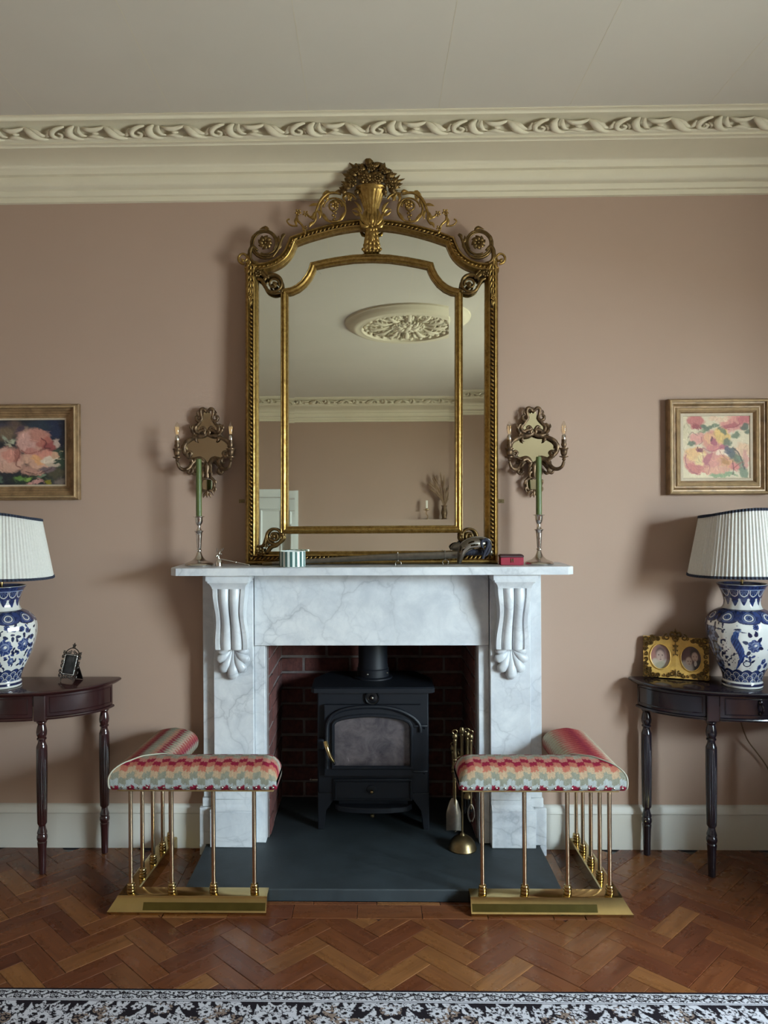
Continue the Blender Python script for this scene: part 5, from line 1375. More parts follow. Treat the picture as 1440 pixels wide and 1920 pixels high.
pane('side_glass', [(920, 1050), (862, 993), (862, 545), (910, 503), (920, 500)], R(-.36))
pane('lower_glass', [(474, 1050), (532, 995), (862, 993), (920, 1050)], R(0))
tp = [(484, 503), (497, 502), (513, 499), (528, 490), (540, 477), (547, 462), (549, 449), (583, 437), (616, 427), (648, 420), (697, 415)]
pane('upper_glass', tp + mirrored(tp[:-1])[::-1] + mirrored(left_in[:-1]) + left_in[::-1], R(0.1))

# ---- carved ornament (left-hand pixel paths, repeated mirrored)
def W3(pts, d, both, flip):
    out = []
    for p in pts:
        px, py = p[0], p[1]; dd = d + (p[2] if len(p) > 2 else 0) / 1000.0
        out.append(tuple(MQ(2 * CXP - px if flip else px, py, dd)))
    return out
PXM = 1 / 456.0
def orn_tube(m, pts, r, flip, d=.045, n=7, k=4): m.tube(smooth(W3(pts, d, 0, flip), k), [q * PXM for q in (r if hasattr(r, '__len__') else [r, r])], n, up=(0, -1, 0))
def orn_leaf(m, pts, w_, flip, d=.047, k=3): m.leaf(smooth(W3(pts, d, 0, flip), k), w_ * PXM, flat=.5)
def orn_ball(m, px, py, r, flip, d=.05):
    c = MQ(2 * CXP - px if flip else px, py, d); m.ell(c, (r * PXM, r * PXM * .8, r * PXM), 8, 6)
def orn_spiral(m, cx, cy, r, a0, turns, w_, flip, d=.045, sgn=1, end=.2, n=26):
    pts = []
    for k in range(n + 1):
        f = k / n; rr = r * (1 - (1 - end) * f); a = a0 + sgn * turns * 2 * math.pi * f; pts.append((cx + rr * math.cos(a), cy + rr * math.sin(a)))
    m.tube(W3(pts, d, 0, flip), [w_ * PXM, w_ * PXM * .9, w_ * PXM * .7], 6, up=(0, -1, 0))
def orn_flower(m, cx, cy, r, n, flip, d=.052, swirl=0.0):
    for k in range(n):
        a = 2 * math.pi * k / n + .3
        orn_leaf(m, [(cx + r * .18 * math.cos(a), cy + r * .18 * math.sin(a), 3), (cx + r * .65 * math.cos(a + swirl * .6), cy + r * .65 * math.sin(a + swirl * .6), 6), (cx + r * math.cos(a + swirl), cy + r * math.sin(a + swirl), 0)], r * .34, flip, d)
    orn_ball(m, cx, cy, r * .22, flip, d + .005)
for flip in (False, True):
    # corner scroll with swirling rosette
    m = MB()
    orn_spiral(m, 497, 457, 28, R(60), 1.15, 3.2, flip, .046, 1, .72)
    orn_spiral(m, 497, 457, 24, R(70), .9, 2.0, flip, .052, 1, .80)
    orn_flower(m, 497, 455, 14, 8, flip, .050, .9)
    orn_tube(m, [(483, 470), (474, 463), (469, 472), (470, 486), (478, 494)], [2, 4, 4.5, 3.5, 2], flip, .05)
    orn_tube(m, [(511, 482), (520, 470), (525, 458), (529, 447), (535, 440)], [2.4, 3, 3, 2.6, 1.4], flip, .048)
    for p in ([(526, 456), (522, 449), (523, 442)], [(529, 449), (530, 442), (534, 438)], [(520, 468), (525, 462), (527, 452)], [(505, 432), (497, 427), (486, 431)], [(480, 440), (474, 446), (475, 455)]): orn_leaf(m, p, 3.6, flip, .05)
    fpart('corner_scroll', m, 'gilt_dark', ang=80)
    m = MB(); orn_spiral(m, 456.5, 484.5, 11, R(80), 1.25, 2.6, flip, .044, 1, .35); orn_ball(m, 455, 489, 3.4, flip, .046); orn_leaf(m, [(464, 476), (468, 484), (468, 497)], 4.5, flip, .05); fpart('shoulder_volute', m, 'gilt', ang=80)
    # leaf drop down the stile
    m = MB()
    for k in range(7):
        y = 494 + k * 11; w_ = 4.6 - k * .4
        for q in (-1, 1): orn_leaf(m, [(469.5, y, 2), (469.5 + q * (5 - k * .45), y + 4, 4), (469.5 + q * (7 - k * .8), y + 13, 0)], w_ * .55, flip, .040)
        orn_leaf(m, [(469.5, y, 4), (469.5, y + 7, 6), (469.5, y + 15, 1)], w_ * .5, flip, .040)
    orn_flower(m, 469.5, 558, 6, 6, flip, .043); fpart('leaf_drop', m, 'gilt', ang=80)
    # cartouche joining outer and inner frame at the top corner
    m = MB()
    orn_spiral(m, 512, 532, 17.5, R(200), .95, 3.2, flip, .036, 1, .86); orn_spiral(m, 513, 533, 11, R(20), 1.4, 2.4, flip, .040, -1, .25); orn_ball(m, 514, 534, 4, flip, .042)
    orn_tube(m, [(484, 506), (492, 514), (499, 520), (505, 520)], [3, 5, 4, 2.5], flip, .036); orn_tube(m, [(484, 522), (491, 526), (496, 535), (503, 546), (515, 551), (527, 549)], [3, 4, 3.2, 3.2, 3, 2], flip, .034)
    orn_tube(m, [(494, 508), (504, 517), (517, 517), (527, 526), (530, 540)], [3.5, 3, 3.2, 3, 2.4], flip, .034)
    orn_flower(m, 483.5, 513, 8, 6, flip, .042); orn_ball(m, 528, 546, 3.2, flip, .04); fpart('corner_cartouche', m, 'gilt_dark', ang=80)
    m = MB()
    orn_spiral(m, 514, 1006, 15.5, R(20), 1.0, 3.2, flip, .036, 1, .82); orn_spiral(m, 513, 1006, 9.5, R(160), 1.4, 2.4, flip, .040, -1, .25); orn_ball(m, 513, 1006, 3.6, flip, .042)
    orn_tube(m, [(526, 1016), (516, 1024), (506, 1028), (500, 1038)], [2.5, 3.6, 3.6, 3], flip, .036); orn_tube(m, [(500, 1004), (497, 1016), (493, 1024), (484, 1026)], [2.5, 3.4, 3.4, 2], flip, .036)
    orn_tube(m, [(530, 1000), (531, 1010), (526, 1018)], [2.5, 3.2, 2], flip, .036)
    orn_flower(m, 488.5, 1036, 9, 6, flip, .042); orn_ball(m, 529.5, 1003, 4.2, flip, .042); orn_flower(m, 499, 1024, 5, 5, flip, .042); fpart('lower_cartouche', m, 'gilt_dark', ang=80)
    # openwork scroll of the crest
    m = MB()
    orn_spiral(m, 626, 393, 25, R(-150), 1.05, 2.4, flip, .044, -1, .80, 34); orn_spiral(m, 627, 388, 14, R(0), 1.3, 2.0, flip, .046, -1, .2)
    orn_flower(m, 628, 384, 9, 6, flip, .05, .5)
    for q in ((625, 397), (629, 400), (624, 404), (628, 407), (626, 412)): orn_ball(m, *q, 2.6, flip, .048)
    orn_tube(m, [(668, 374), (662, 367), (652, 363), (642, 364)], [1.8, 2.6, 2.6, 2], flip); orn_tube(m, [(640, 365), (628, 362), (616, 363), (606, 370), (599, 380), (595, 390), (592, 400), (592, 412), (586, 422)], [1.6, 2.6, 3, 3.2, 3, 2.6, 2.2, 2, 1.4], flip)
    for p in ([(620, 362), (612, 360), (604, 366)], [(608, 372), (613, 372), (617, 364)], [(600, 384), (605, 380), (607, 372)], [(598, 384), (588, 384), (579, 387)], [(594, 394), (600, 402), (598, 412)], [(591, 404), (584, 408), (577, 406)], [(594, 396), (588, 404), (590, 414)], [(590, 416), (582, 421), (580, 428)],
              [(648, 362), (654, 368), (652, 378)], [(650, 364), (644, 370), (648, 380)], [(660, 366), (656, 372), (658, 378)], [(642, 362), (636, 358), (628, 360)], [(640, 378), (646, 384), (648, 396)], [(606, 400), (612, 412), (620, 418)], [(646, 398), (640, 410), (634, 416)], [(676, 402), (670, 392), (660, 394)], [(678, 400), (673, 386), (664, 378)], [(678, 404), (668, 402), (660, 396)]): orn_leaf(m, p, 3.4, flip)
    orn_tube(m, [(572, 434), (566, 422), (558, 414), (557, 404), (559, 397)], [1.6, 2.2, 2.6, 2.2, 2], flip); orn_flower(m, 559, 398, 7, 5, flip); orn_flower(m, 573, 401, 6.5, 5, flip); orn_tube(m, [(573, 402), (581, 407), (588, 412)], [1.6, 2, 1.4], flip)
    orn_tube(m, [(558, 424), (548, 424), (541, 420), (538, 414), (543, 411)], [1.8, 1.8, 1.6, 1.4, 1.6], flip); orn_flower(m, 571, 428, 6, 5, flip); orn_leaf(m, [(556, 424), (554, 414), (557, 406)], 3.2, flip); orn_leaf(m, [(573, 440), (570, 432), (566, 422)], 3, flip)
    fpart('crest_scrollwork', m, 'gilt', ang=80)
# basket
cxu = MQ(696, 380)[0]; yu = MY - .048
zz = lambda py: MQ(697, py, .05)[2]
UP = [(29, 351), (29, 353.5), (26.5, 355), (27.5, 358), (25.5, 360), (22.5, 366), (19, 374), (16, 383), (13, 393), (11, 402), (10, 412), (11, 420)]
m = MB().lathe(0, 0, [(r * PXM, zz(p)) for r, p in UP[::-1]], 60, fr=lambda a, i: 1 + (.06 * math.cos(18 * a) if i < 8 else 0))
m.v = [(x + cxu, y * .55 + yu, z) for x, y, z in m.v]; fpart('basket', m, 'gilt', ang=60)
m = MB()
for flip in (False, True):
    for p in ([(693, 424), (686, 414), (683, 402), (686, 392)], [(692, 426), (682, 414), (677, 404), (673, 398)], [(694, 426), (690, 410), (692, 392)], [(692, 424), (680, 424), (674, 412)]): orn_leaf(m, [(a, b, 26 if k < 2 else 22) for k, (a, b) in enumerate(p)], 4.5, flip, .035)
    for k in range(5):
        y = 426 + k * 8.5; w_ = 9 + k * 1.7 if k < 4 else 15
        orn_leaf(m, [(695, y - 4, 18), (695 - w_ * .6, y + 3, 24), (695 - w_, y + 12, 10)], 4.2, flip, .03); orn_leaf(m, [(696, y - 4, 22), (696 - w_ * .2, y + 5, 28), (696 - w_ * .35, y + 14, 14)], 3.6, flip, .03)
    for q in ((684, 460), (690, 466), (681, 468), (687, 470), (694, 470)): orn_ball(m, *q, 3.4, flip, .048)
orn_leaf(m, [(697, 424, 22), (697, 410, 32), (697, 396, 22)], 5, False, .035); orn_leaf(m, [(697, 430, 20), (697, 446, 30), (697, 466, 16)], 5, False, .03)
orn_ball(m, 697, 424, 4, False, .062); fpart('acanthus_stem', m, 'gilt', ang=80)
# bouquet
m = MB()
for p, w_ in (([(694, 316), (693, 298), (693, 279)], 8), ([(688, 320), (678, 314), (674, 310)], 6), ([(680, 326), (668, 318), (657, 308)], 5), ([(672, 330), (660, 324), (655, 320)], 5), ([(668, 338), (654, 332), (645, 328)], 6), ([(664, 346), (652, 346), (642, 342)], 6), ([(660, 352), (648, 352), (638, 354)], 5), ([(652, 358), (642, 360), (634, 358)], 4),
              ([(700, 318), (706, 310), (716, 309)], 6), ([(708, 322), (718, 316), (720, 308)], 5.5), ([(716, 328), (728, 322), (733, 322)], 6), ([(722, 336), (734, 330), (742, 328)], 6), ([(728, 342), (742, 342), (756, 337)], 5), ([(730, 350), (742, 350), (752, 346)], 5), ([(728, 356), (738, 360), (744, 358)], 5), ([(716, 354), (722, 362), (722, 370)], 4.5), ([(672, 356), (668, 362), (669, 368)], 4.5), ([(690, 352), (694, 360), (692, 366)], 3.5), ([(684, 330), (690, 336), (690, 348)], 7), ([(676, 334), (684, 342), (694, 346)], 7), ([(700, 322), (696, 330), (700, 340)], 5)):
    for tw, dz, sc_ in ((0, 0, 1.0), (.35, -6, .85), (-.35, 5, .8)):
        a0, b0 = p[0]; q = []
        for k, (a, b) in enumerate(p):
            dx, dy = (a - a0) * (1.12 if k == len(p) - 1 else 1.05), (b - b0) * (1.12 if k == len(p) - 1 else 1.05); f = k / (len(p) - 1) * tw
            q.append((a0 + (dx * math.cos(f) - dy * math.sin(f)) * sc_, b0 + (dx * math.sin(f) + dy * math.cos(f)) * sc_ - 1, (9 if k == 1 else 0) + dz))
        orn_leaf(m, q, w_ * .92, False, .056)
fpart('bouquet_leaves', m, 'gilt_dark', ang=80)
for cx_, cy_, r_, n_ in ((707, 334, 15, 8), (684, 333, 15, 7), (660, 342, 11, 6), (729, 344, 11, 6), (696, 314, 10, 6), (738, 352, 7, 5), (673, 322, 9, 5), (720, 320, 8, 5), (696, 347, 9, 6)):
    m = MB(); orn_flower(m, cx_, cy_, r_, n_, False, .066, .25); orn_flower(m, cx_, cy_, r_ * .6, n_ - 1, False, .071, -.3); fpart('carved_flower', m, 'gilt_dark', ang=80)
for px in (453, 940):
    q = MQ(px, 940, .012); m = MB().box(q[0] - .012, q[0] + .012, MY - .008, MY - .004, q[2] - .008, q[2] + .008, .001); m.ell((q[0], MY - .009, q[2]), (.003, .002, .003), 8, 5)
    fpart('fixing_plate', m, 'old_brass')

# ================================================================== SCONCES
def sconce(cxp, cyo, label, tip):
    y0 = -.016
    root = thing('wall_sconce', label, 'wall light', (at(cxp, 850, y0)[0], y0, at(cxp, 850 + cyo, y0)[1]), 'mirrored wall sconces beside the big mirror')
    X0 = at(cxp, 850 + cyo, y0)[0]; Z0 = at(cxp, 850 + cyo, y0)[1]; S = 1 / 446.0
    def q(dx, py, y=0): return (X0 + dx * S, y0 - y, Z0 - (py - 850) * S)
    def pt(name, mb, mat='bronze', **k): return part(name, mb, mat, root, **k)
    def tb(m, pts, r, y=.010, fl=1): m.tube(smooth([q(a * fl, b, y + (c[0] if c else 0)) for a, b, *c in pts], 4), [k * S for k in r], 7, up=(0, -1, 0))
    def lf(m, pts, w_, y=.016, fl=1): m.leaf(smooth([q(a * fl, b, y) for a, b in pts], 3), w_ * S, flat=.6)
    # backing plates (mirror glass) in three parts
    top = [(-1, 772), (6, 773), (8, 782), (14, 790), (20, 797), (21, 806), (12, 809), (4, 808), (0, 811)]
    top = [q(a, b)[::2] for a, b in top] + [q(-a, b)[::2] for a, b in top[1:-1]][::-1]
    mid = [(0, 816), (10, 817), (24, 821), (35, 827), (40, 840), (36, 852), (28, 861), (18, 862), (8, 862), (0, 869)]
    mid = [q(a, b)[::2] for a, b in mid] + [q(-a, b)[::2] for a, b in mid[1:-1]][::-1]
    low = [(0, 899), (8, 901), (10, 908), (9, 916), (4, 920), (0, 921)]
    low = [q(a, b)[::2] for a, b in low] + [q(-a, b)[::2] for a, b in low[1:-1]][::-1]
    for nm, pl in (('upper_glass', top), ('middle_glass', mid), ('lower_glass', low)):
        mm = MB().prism(pl, y0 - .006, y0 - .004, 'y'); zc = sum(b for _, b in pl) / len(pl); mm.v = [(a, b + math.tan(R(tip)) * (c - zc), c) for a, b, c in mm.v]; pt(nm, mm, 'sconce_glass', ang=20)
    m = MB()
    for f in (-1, 1):
        tb(m, [(-1, 773), (-7, 767), (-12, 770), (-11, 779), (-9, 786)], [2.5, 3.6, 3.8, 3, 2.4], fl=f); tb(m, [(-9, 784), (-13, 790), (-19, 788), (-20, 782), (-16, 781)], [2.4, 3.4, 3.4, 2.8, 2.4], fl=f)
        tb(m, [(-12, 790), (-17, 796), (-22, 801), (-21, 809), (-14, 812)], [2.4, 3, 4, 4, 3], fl=f); tb(m, [(-22, 796), (-27, 800), (-28, 808), (-24, 814), (-28, 818)], [2, 3, 3.4, 3.2, 2], fl=f)
        tb(m, [(-20, 812), (-12, 808), (-4, 806), (-8, 801), (-12, 804)], [3, 3.4, 3, 2.6, 2.2], fl=f); tb(m, [(0, 812), (-6, 817), (-15, 818), (-24, 815)], [3, 4, 4.4, 3], fl=f)
        lf(m, [(0, 806), (-5, 811), (-2, 819)], 3, fl=f); lf(m, [(-14, 780), (-18, 776), (-16, 770)], 2.4, fl=f); lf(m, [(-26, 806), (-31, 802), (-30, 796)], 2.4, fl=f)
    pt('upper_frame', m, ang=80)
    m = MB()
    for f in (-1, 1):
        tb(m, [(0, 815), (-10, 819), (-20, 820), (-30, 823), (-40, 830), (-44, 841), (-41, 851), (-34, 857)], [3, 3.4, 3, 4, 4.6, 5, 4.4, 3.2], fl=f); tb(m, [(-34, 857), (-30, 850), (-35, 847), (-39, 852)], [3.4, 3, 2.6, 2.6], fl=f)
        tb(m, [(-33, 857), (-27, 862), (-28, 868), (-33, 868)], [3, 3.4, 3, 2.4], fl=f); tb(m, [(-28, 862), (-20, 860), (-14, 859), (-8, 862), (-4, 869)], [3, 3.4, 3.4, 3.6, 3], fl=f)
        lf(m, [(-20, 820), (-21, 826), (-17, 830)], 3, fl=f); lf(m, [(-38, 838), (-46, 836), (-47, 846)], 2.6, fl=f); lf(m, [(-40, 846), (-36, 858), (-28, 858)], 3, fl=f)
        tb(m, [(-6, 866), (-16, 868), (-24, 876), (-29, 884), (-24, 889), (-19, 884)], [3, 3.4, 3.6, 3.6, 3, 2.6], fl=f)
    pt('middle_frame', m, ang=80)
    m = MB()
    for f in (-1, 1):
        for k in range(3): lf(m, [(-1, 868 + k * 8), (-7 - k * .6, 872 + k * 8), (-9 + k, 882 + k * 8)], 4, .020, fl=f)
        tb(m, [(-3, 896), (-8, 897), (-13, 902), (-13, 911), (-11, 918), (-5, 922)], [2.4, 3, 3, 3, 3, 2.6], fl=f); lf(m, [(-11, 900), (-16, 903), (-16, 910)], 2.6, fl=f); lf(m, [(-12, 912), (-16, 918), (-12, 925)], 2.6, fl=f)
        lf(m, [(0, 922), (-8, 921), (-12, 930)], 3.2, fl=f); lf(m, [(0, 924), (-5, 928), (-7, 934)], 3, fl=f)
    lf(m, [(0, 866), (0, 880), (0, 898)], 5, .024); lf(m, [(0, 918), (0, 926), (0, 934)], 3.6); tb(m, [(0, 870), (0, 896)], [6, 5])
    pt('lower_frame', m, ang=80)
    for f in (-1, 1):
        m = MB(); m.tube(smooth([q(f * 6, 868, .020), q(f * 15, 862, .028), q(f * 24, 868, .036), q(f * 30, 878, .046), q(f * 38, 882, .058), q(f * 46, 878, .068), q(f * 49.5, 868, .072)], 5), [k * S for k in (4.2, 4.2, 3.8, 4, 3.6, 3, 2.6)], 9)
        m.leaf(smooth([q(f * 26, 872, .042), q(f * 26, 864, .046), q(f * 32, 862, .050)], 3), 3 * S, flat=.5)
        m.tube(smooth([q(f * 28, 874, .040), q(f * 24, 884, .042), q(f * 30, 889, .044), q(f * 33, 884, .046)], 4), [k * S for k in (2.4, 3, 2.8, 2)], 7)
        arm = pt('arm', m, ang=80)
        ax, ay = X0 + f * 49.5 * S, y0 - .072; z = lambda p: Z0 - (p - 850) * S
        part('candle_cup', MB().lathe(ax, ay, [(1.2 * S, z(868)), (3.4 * S, z(865)), (2.4 * S, z(862)), (8 * S, z(860)), (8.2 * S, z(858.6)), (3.6 * S, z(858)), (5.4 * S, z(855)), (6.4 * S, z(850)), (6.8 * S, z(847)), (8.4 * S, z(845)), (8.4 * S, z(843.6)), (4 * S, z(843)), (3.4 * S, z(842)), (5.2 * S, z(838)), (4.2 * S, z(834)), (4.4 * S, z(828))], 20), 'bronze', arm)
        part('lamp_cap', MB().lathe(ax, ay, [(3.6 * S, z(828)), (3.8 * S, z(827)), (3.8 * S, z(821)), (2.6 * S, z(819.5))], 16), 'silver', arm)
        part('bulb', MB().lathe(ax, ay, [(2.6 * S, z(820)), (4.8 * S, z(815)), (5.8 * S, z(810)), (5.2 * S, z(804)), (3 * S, z(798)), (.4 * S, z(794))], 18, cap=False), 'bulb_glass', arm, label='clear candle bulb')
        mf = MB()
        for k in range(4):
            a = k * 1.571 + .5; mf.tube([(ax + 1.6 * S * math.cos(a), ay + 1.6 * S * math.sin(a), z(817)), (ax + 3.0 * S * math.cos(a), ay + 3.0 * S * math.sin(a), z(803))], .75 * S, 5)
        part('filament', mf, 'filament', arm)
    return root
sconce(389.3, 0, 'carved bronze wall sconce with dark mirror glass and two bulbs, left of the gilt mirror', 1.0)
sconce(999.2, -1, 'carved bronze wall sconce with pale mirror glass and two bulbs, right of the gilt mirror', 9.0)

# ================================================================== THINGS ON THE MANTELPIECE
MZ = SH + .0005
def candlestick(px, label, lab2):
    y = -.125; x, _ = at(px, 1062, y); S = 1 / 461.0
    root = thing('candlestick', label, 'candlestick', (x, y, MZ), 'silver candlesticks on the mantelpiece'); z = lambda p: MZ + (1062 - p) * S
    lathe_part('foot', x, y, [(26 * S, z(1062)), (26.5 * S, z(1060)), (25.5 * S, z(1058)), (24 * S, z(1056.5)), (20 * S, z(1055)), (13 * S, z(1052)), (8 * S, z(1047)), (5.5 * S, z(1042)), (4.2 * S, z(1037.5))], 'silver', root, 40)
    lathe_part('stem', x, y, [(4.0 * S, z(1037.5)), (3.2 * S, z(1036)), (5 * S, z(1034.5)), (5 * S, z(1032.8)), (3.2 * S, z(1031)), (4.0 * S, z(1028)), (5.6 * S, z(1004)), (6.2 * S, z(1000)), (8.4 * S, z(998)), (8.6 * S, z(996.5)), (5 * S, z(995.5)), (3.2 * S, z(991)), (3.4 * S, z(986.5))], 'silver', root, 28)
    lathe_part('candle_socket', x, y, [(3.4 * S, z(987)), (5.4 * S, z(984)), (6.8 * S, z(979)), (7.2 * S, z(973)), (7.6 * S, z(971.5)), (10.6 * S, z(970.4)), (10.8 * S, z(969.4)), (7 * S, z(969.4)), (6.6 * S, z(972)), (6.4 * S, z(976)), (1 * S, z(977))], 'silver', root, 30)
    c = MB().lathe(x, y, [(5.4 * S, z(976.8)), (5.2 * S, z(864)), (4.4 * S, z(861.5)), (1.6 * S, z(861))], 24)
    cr = thing('dinner_candle', lab2, 'candle', (x, y, z(977)), 'green dinner candles on the mantelpiece')
    part('candle', c, 'candle_wax', cr); part('wick', MB().tube([(x, y, z(861.2)), (x + .001, y, z(858.6))], .0009, 5), 'dark_void', cr)
candlestick(373.5, 'tall silver candlestick at the left end of the mantelpiece, beside the stag snuffer', 'green dinner candle in front of the left wall sconce, by the stag snuffer')
candlestick(1011, 'tall silver candlestick at the right end of the mantelpiece, beside the red box', 'green dinner candle in front of the right wall sconce, by the red box')

# stag-headed candle snuffer
y = -.150; S = 1 / 463.0; x, _ = at(410, 1062, y)
sn = thing('candle_snuffer', 'little silver stag-head candle snuffer with long handle, beside the left candlestick', 'candle snuffer', (x, y, MZ)); z = lambda p: MZ + (1062.5 - p) * S
lathe_part('bell', x, y, [(6.6 * S, z(1062.5)), (6.4 * S, z(1058)), (5.4 * S, z(1053)), (3.6 * S, z(1050)), (2.6 * S, z(1048.5))], 'silver', sn, 24)
m = MB().tube(smooth([(x, y, z(1050)), (x - .001, y - .001, z(1046)), (x - .002, y - .002, z(1042))], 4), [3.4 * S, 2.8 * S, 2.6 * S], 10); m.tube(smooth([(x - .001, y - .001, z(1041.5)), (x - .005, y - .008, z(1042.5)), (x - .008, y - .014, z(1044.5))], 4), [3.2 * S, 3 * S, 1.6 * S], 10)
for f in (-1, 1): m.leaf(smooth([(x + f * .003, y, z(1040.5)), (x + f * .009, y, z(1039.5)), (x + f * .013, y, z(1041))], 3), 1.5 * S, flat=.5)
part('stag_head', m, 'silver', sn, ang=80)
m = MB()
for f in (-1, 1):
    p0 = (x + f * .002, y, z(1040)); p1 = (x + f * .006, y + .002, z(1036)); p2 = (x + f * .012 + .004, y + .002, z(1033)); p3 = (x + f * .014 + .006, y, z(1028.5))
    m.tube(smooth([p0, p1, p2, p3], 4), [.0015, .0013, .0011, .0006], 6); m.tube([p1, (x + f * .004 + .001, y - .002, z(1031.5))], [.0012, .0005], 6); m.tube([p2, (x + f * .007 + .004, y, z(1029.5))], [.0011, .0005], 6)
part('antlers', m, 'silver', sn, ang=80)
p0 = (x + .004, y, z(1049)); p1 = P(443, 1056, y + .012); p2 = P(468, 1061, y + .030)
p1 = (p1[0], y + .004, z(1055.5)); p2 = (p2[0], y + .012, z(1061))
m = MB().tube([p0, p1], .0018, 7); m.ell(p1, (.0042, .0042, .0042), 10, 6); m.tube([p1, p2], .0016, 7); m.ell(p2, (.003, .003, .003), 8, 6); part('handle', m, 'silver', sn)

# striped pot
y = -.194; S = 1 / 471.0; x, _ = at(548.5, 1062, y)
jar = thing('striped_jar', 'pale candle jar with dark green vertical stripes, before the mirror bottom-left corner', 'jar', (x, y, MZ)); r = 24.3 * S; h = 29.5 * S
lathe_part('body', x, y, [(r * .95, MZ), (r, MZ + .002), (r, MZ + h - .001), (r - .001, MZ + h), (r - .003, MZ + h), (r - .0035, MZ + .02), (.002, MZ + .018)], 'pale_glaze', jar, 48)
for k in range(16):
    a0 = 2 * math.pi * k / 16; m = MB(); vs = []
    for rr in (r + .0002, r + .0008):
        for zz_ in (MZ + .002, MZ + h - .0015):
            for j in range(4): a = a0 + (j / 3 - .5) * .19; vs.append((x + rr * math.cos(a), y + rr * math.sin(a), zz_))
    fs = []
    for j in range(3): fs += [(j, j + 1, 4 + j + 1, 4 + j), (8 + j, 8 + j + 1, 12 + j + 1, 12 + j), (j, j + 1, 8 + j + 1, 8 + j), (4 + j, 4 + j + 1, 12 + j + 1, 12 + j)]
    fs += [(0, 4, 12, 8), (3, 7, 15, 11)]
    m.add(vs, fs); part('stripe', m, 'teal_glaze', jar)

# sword in scabbard leaning along the foot of the mirror
ys = -.133
a_ = np.array(P(494, 1058.2, ys)); b_ = np.array(P(861, 1040, ys))
a_[2] = max(a_[2], MZ + .0065)
sb = thing('scabbard', 'dull steel sword scabbard with two hanging rings lying along the mantelpiece', 'scabbard', tuple(a_))
up = np.array((0, -1, 0))
path = [a_ + (b_ - a_) * f for f in np.linspace(0, 1, 10)]
bow = [p + np.array((0, 0, .004 * math.sin(math.pi * f))) for p, f in zip(path, np.linspace(0, 1, 10))]
part('sheath', MB().tube(bow, [.0062, .0090, .0125, .0148, .0152], 14, flat=.45, up=up, widen=1), 'steel', sb)
part('drag', MB().tube([bow[0] + np.array((-.006, 0, -.0005)), bow[0], bow[0] + (bow[1] - bow[0]) * .4], [.003, .0072, .0080], 12, flat=.5, up=up), 'old_brass', sb)
for px in (746, 834):
    f = (px - 494) / (861 - 494); c = bow[0] + (bow[-1] - bow[0]) * f + np.array((0, 0, .004 * math.sin(math.pi * f))); r0 = float(np.interp(f, [0, .25, .5, .75, 1], [.0062, .009, .0125, .0148, .0152]))
    d = (bow[-1] - bow[0]) / np.linalg.norm(bow[-1] - bow[0])
    bd = part('band', MB().tube([c - d * .004, c, c + d * .004], [r0 + .0008, r0 + .0018, r0 + .0008], 14, flat=.5, up=up), 'steel', sb)
    m = MB().tube([(c[0], c[1] - .002, c[2] + r0), (c[0], c[1] - .002, c[2] + r0 + .004)], .002, 6)
    cz = c[2] - r0 - .014
    m.tube([(c[0] + .002, c[1] - .006, c[2] - r0 + .001), (c[0] + .002, c[1] - .006, cz + .012)], .0016, 6)
    m.tube([(c[0] + .002 + .012 * math.cos(q), c[1] - .006, cz + .011 * math.sin(q)) for q in np.linspace(0, 2 * math.pi, 20, endpoint=False)], .0018, 6, closed=True); part('ring', m, 'steel', bd)
sd_ = thing('sword', 'sword hilt with pierced steel guard and dark blue grip, before the mirror bottom-right corner', 'sword', tuple(b_))
d = (b_ - a_) / np.linalg.norm(b_ - a_); d = np.array((d[0], 0, d[2] * .4)); d /= np.linalg.norm(d)
g0 = np.array(P(868, 1037, ys)); g1 = np.array(P(914, 1034.5, ys))
part('blade', MB().tube([b_ + d * .003, g0], [.008, .008], 8, flat=.3, up=up), 'steel', sd_)
m = MB().tube(smooth([g0, g0 + (g1 - g0) * .3 + np.array((0, 0, .002)), g0 + (g1 - g0) * .7, g1], 4), [.010, .013, .012, .010], 14); part('grip', m, 'navy_cord', sd_)
m = MB()
for k in range(9):
    c = g0 + (g1 - g0) * (.06 + .11 * k); m.tube([(c[0], c[1] + .0128 * math.cos(q), c[2] + .0128 * math.sin(q) + .0005) for q in np.linspace(0, 2 * math.pi, 14, endpoint=False)], .0008, 5, closed=True)
part('grip_wire', m, 'pewter', sd_)
part('pommel', MB().ell(P(920, 1035, ys), (.009, .012, .014), 14, 8), 'steel', sd_)
# pierced guard: a curved bowl from the cross, swinging over the grip to the pommel
def guard_sheet(m, A, Bc, w0, w1, holes=True):
    nu, nv = 14, 7; Ap = smooth(A, 6); idx = np.linspace(0, len(Ap) - 1, nu).astype(int); vs = {}
    lo_ = [np.array(Ap[i]) for i in idx]; Bp = smooth(Bc, 6); idb = np.linspace(0, len(Bp) - 1, nu).astype(int); hi = [np.array(Bp[i]) for i in idb]
    V = []; F = []
    for i in range(nu):
        for j in range(nv):
            f = j / (nv - 1); p = lo_[i] * (1 - f) + hi[i] * f; p = p + np.array((0, -.010 * math.sin(math.pi * f), 0)); V.append(p)
    for i in range(nu - 1):
        for j in range(nv - 1):
            if holes and (i * 3 + j * 5) % 7 in (1, 4) and 0 < j < nv - 2 and 2 < i < nu - 3: continue
            F.append((i * nv + j, (i + 1) * nv + j, (i + 1) * nv + j + 1, i * nv + j + 1))
    V2 = [p + np.array((0, .002, 0)) for p in V]; o = len(V)
    m.add([tuple(p) for p in V + V2], F + [tuple(q + o for q in f[::-1]) for f in F])
m = MB(); yg = ys - .022
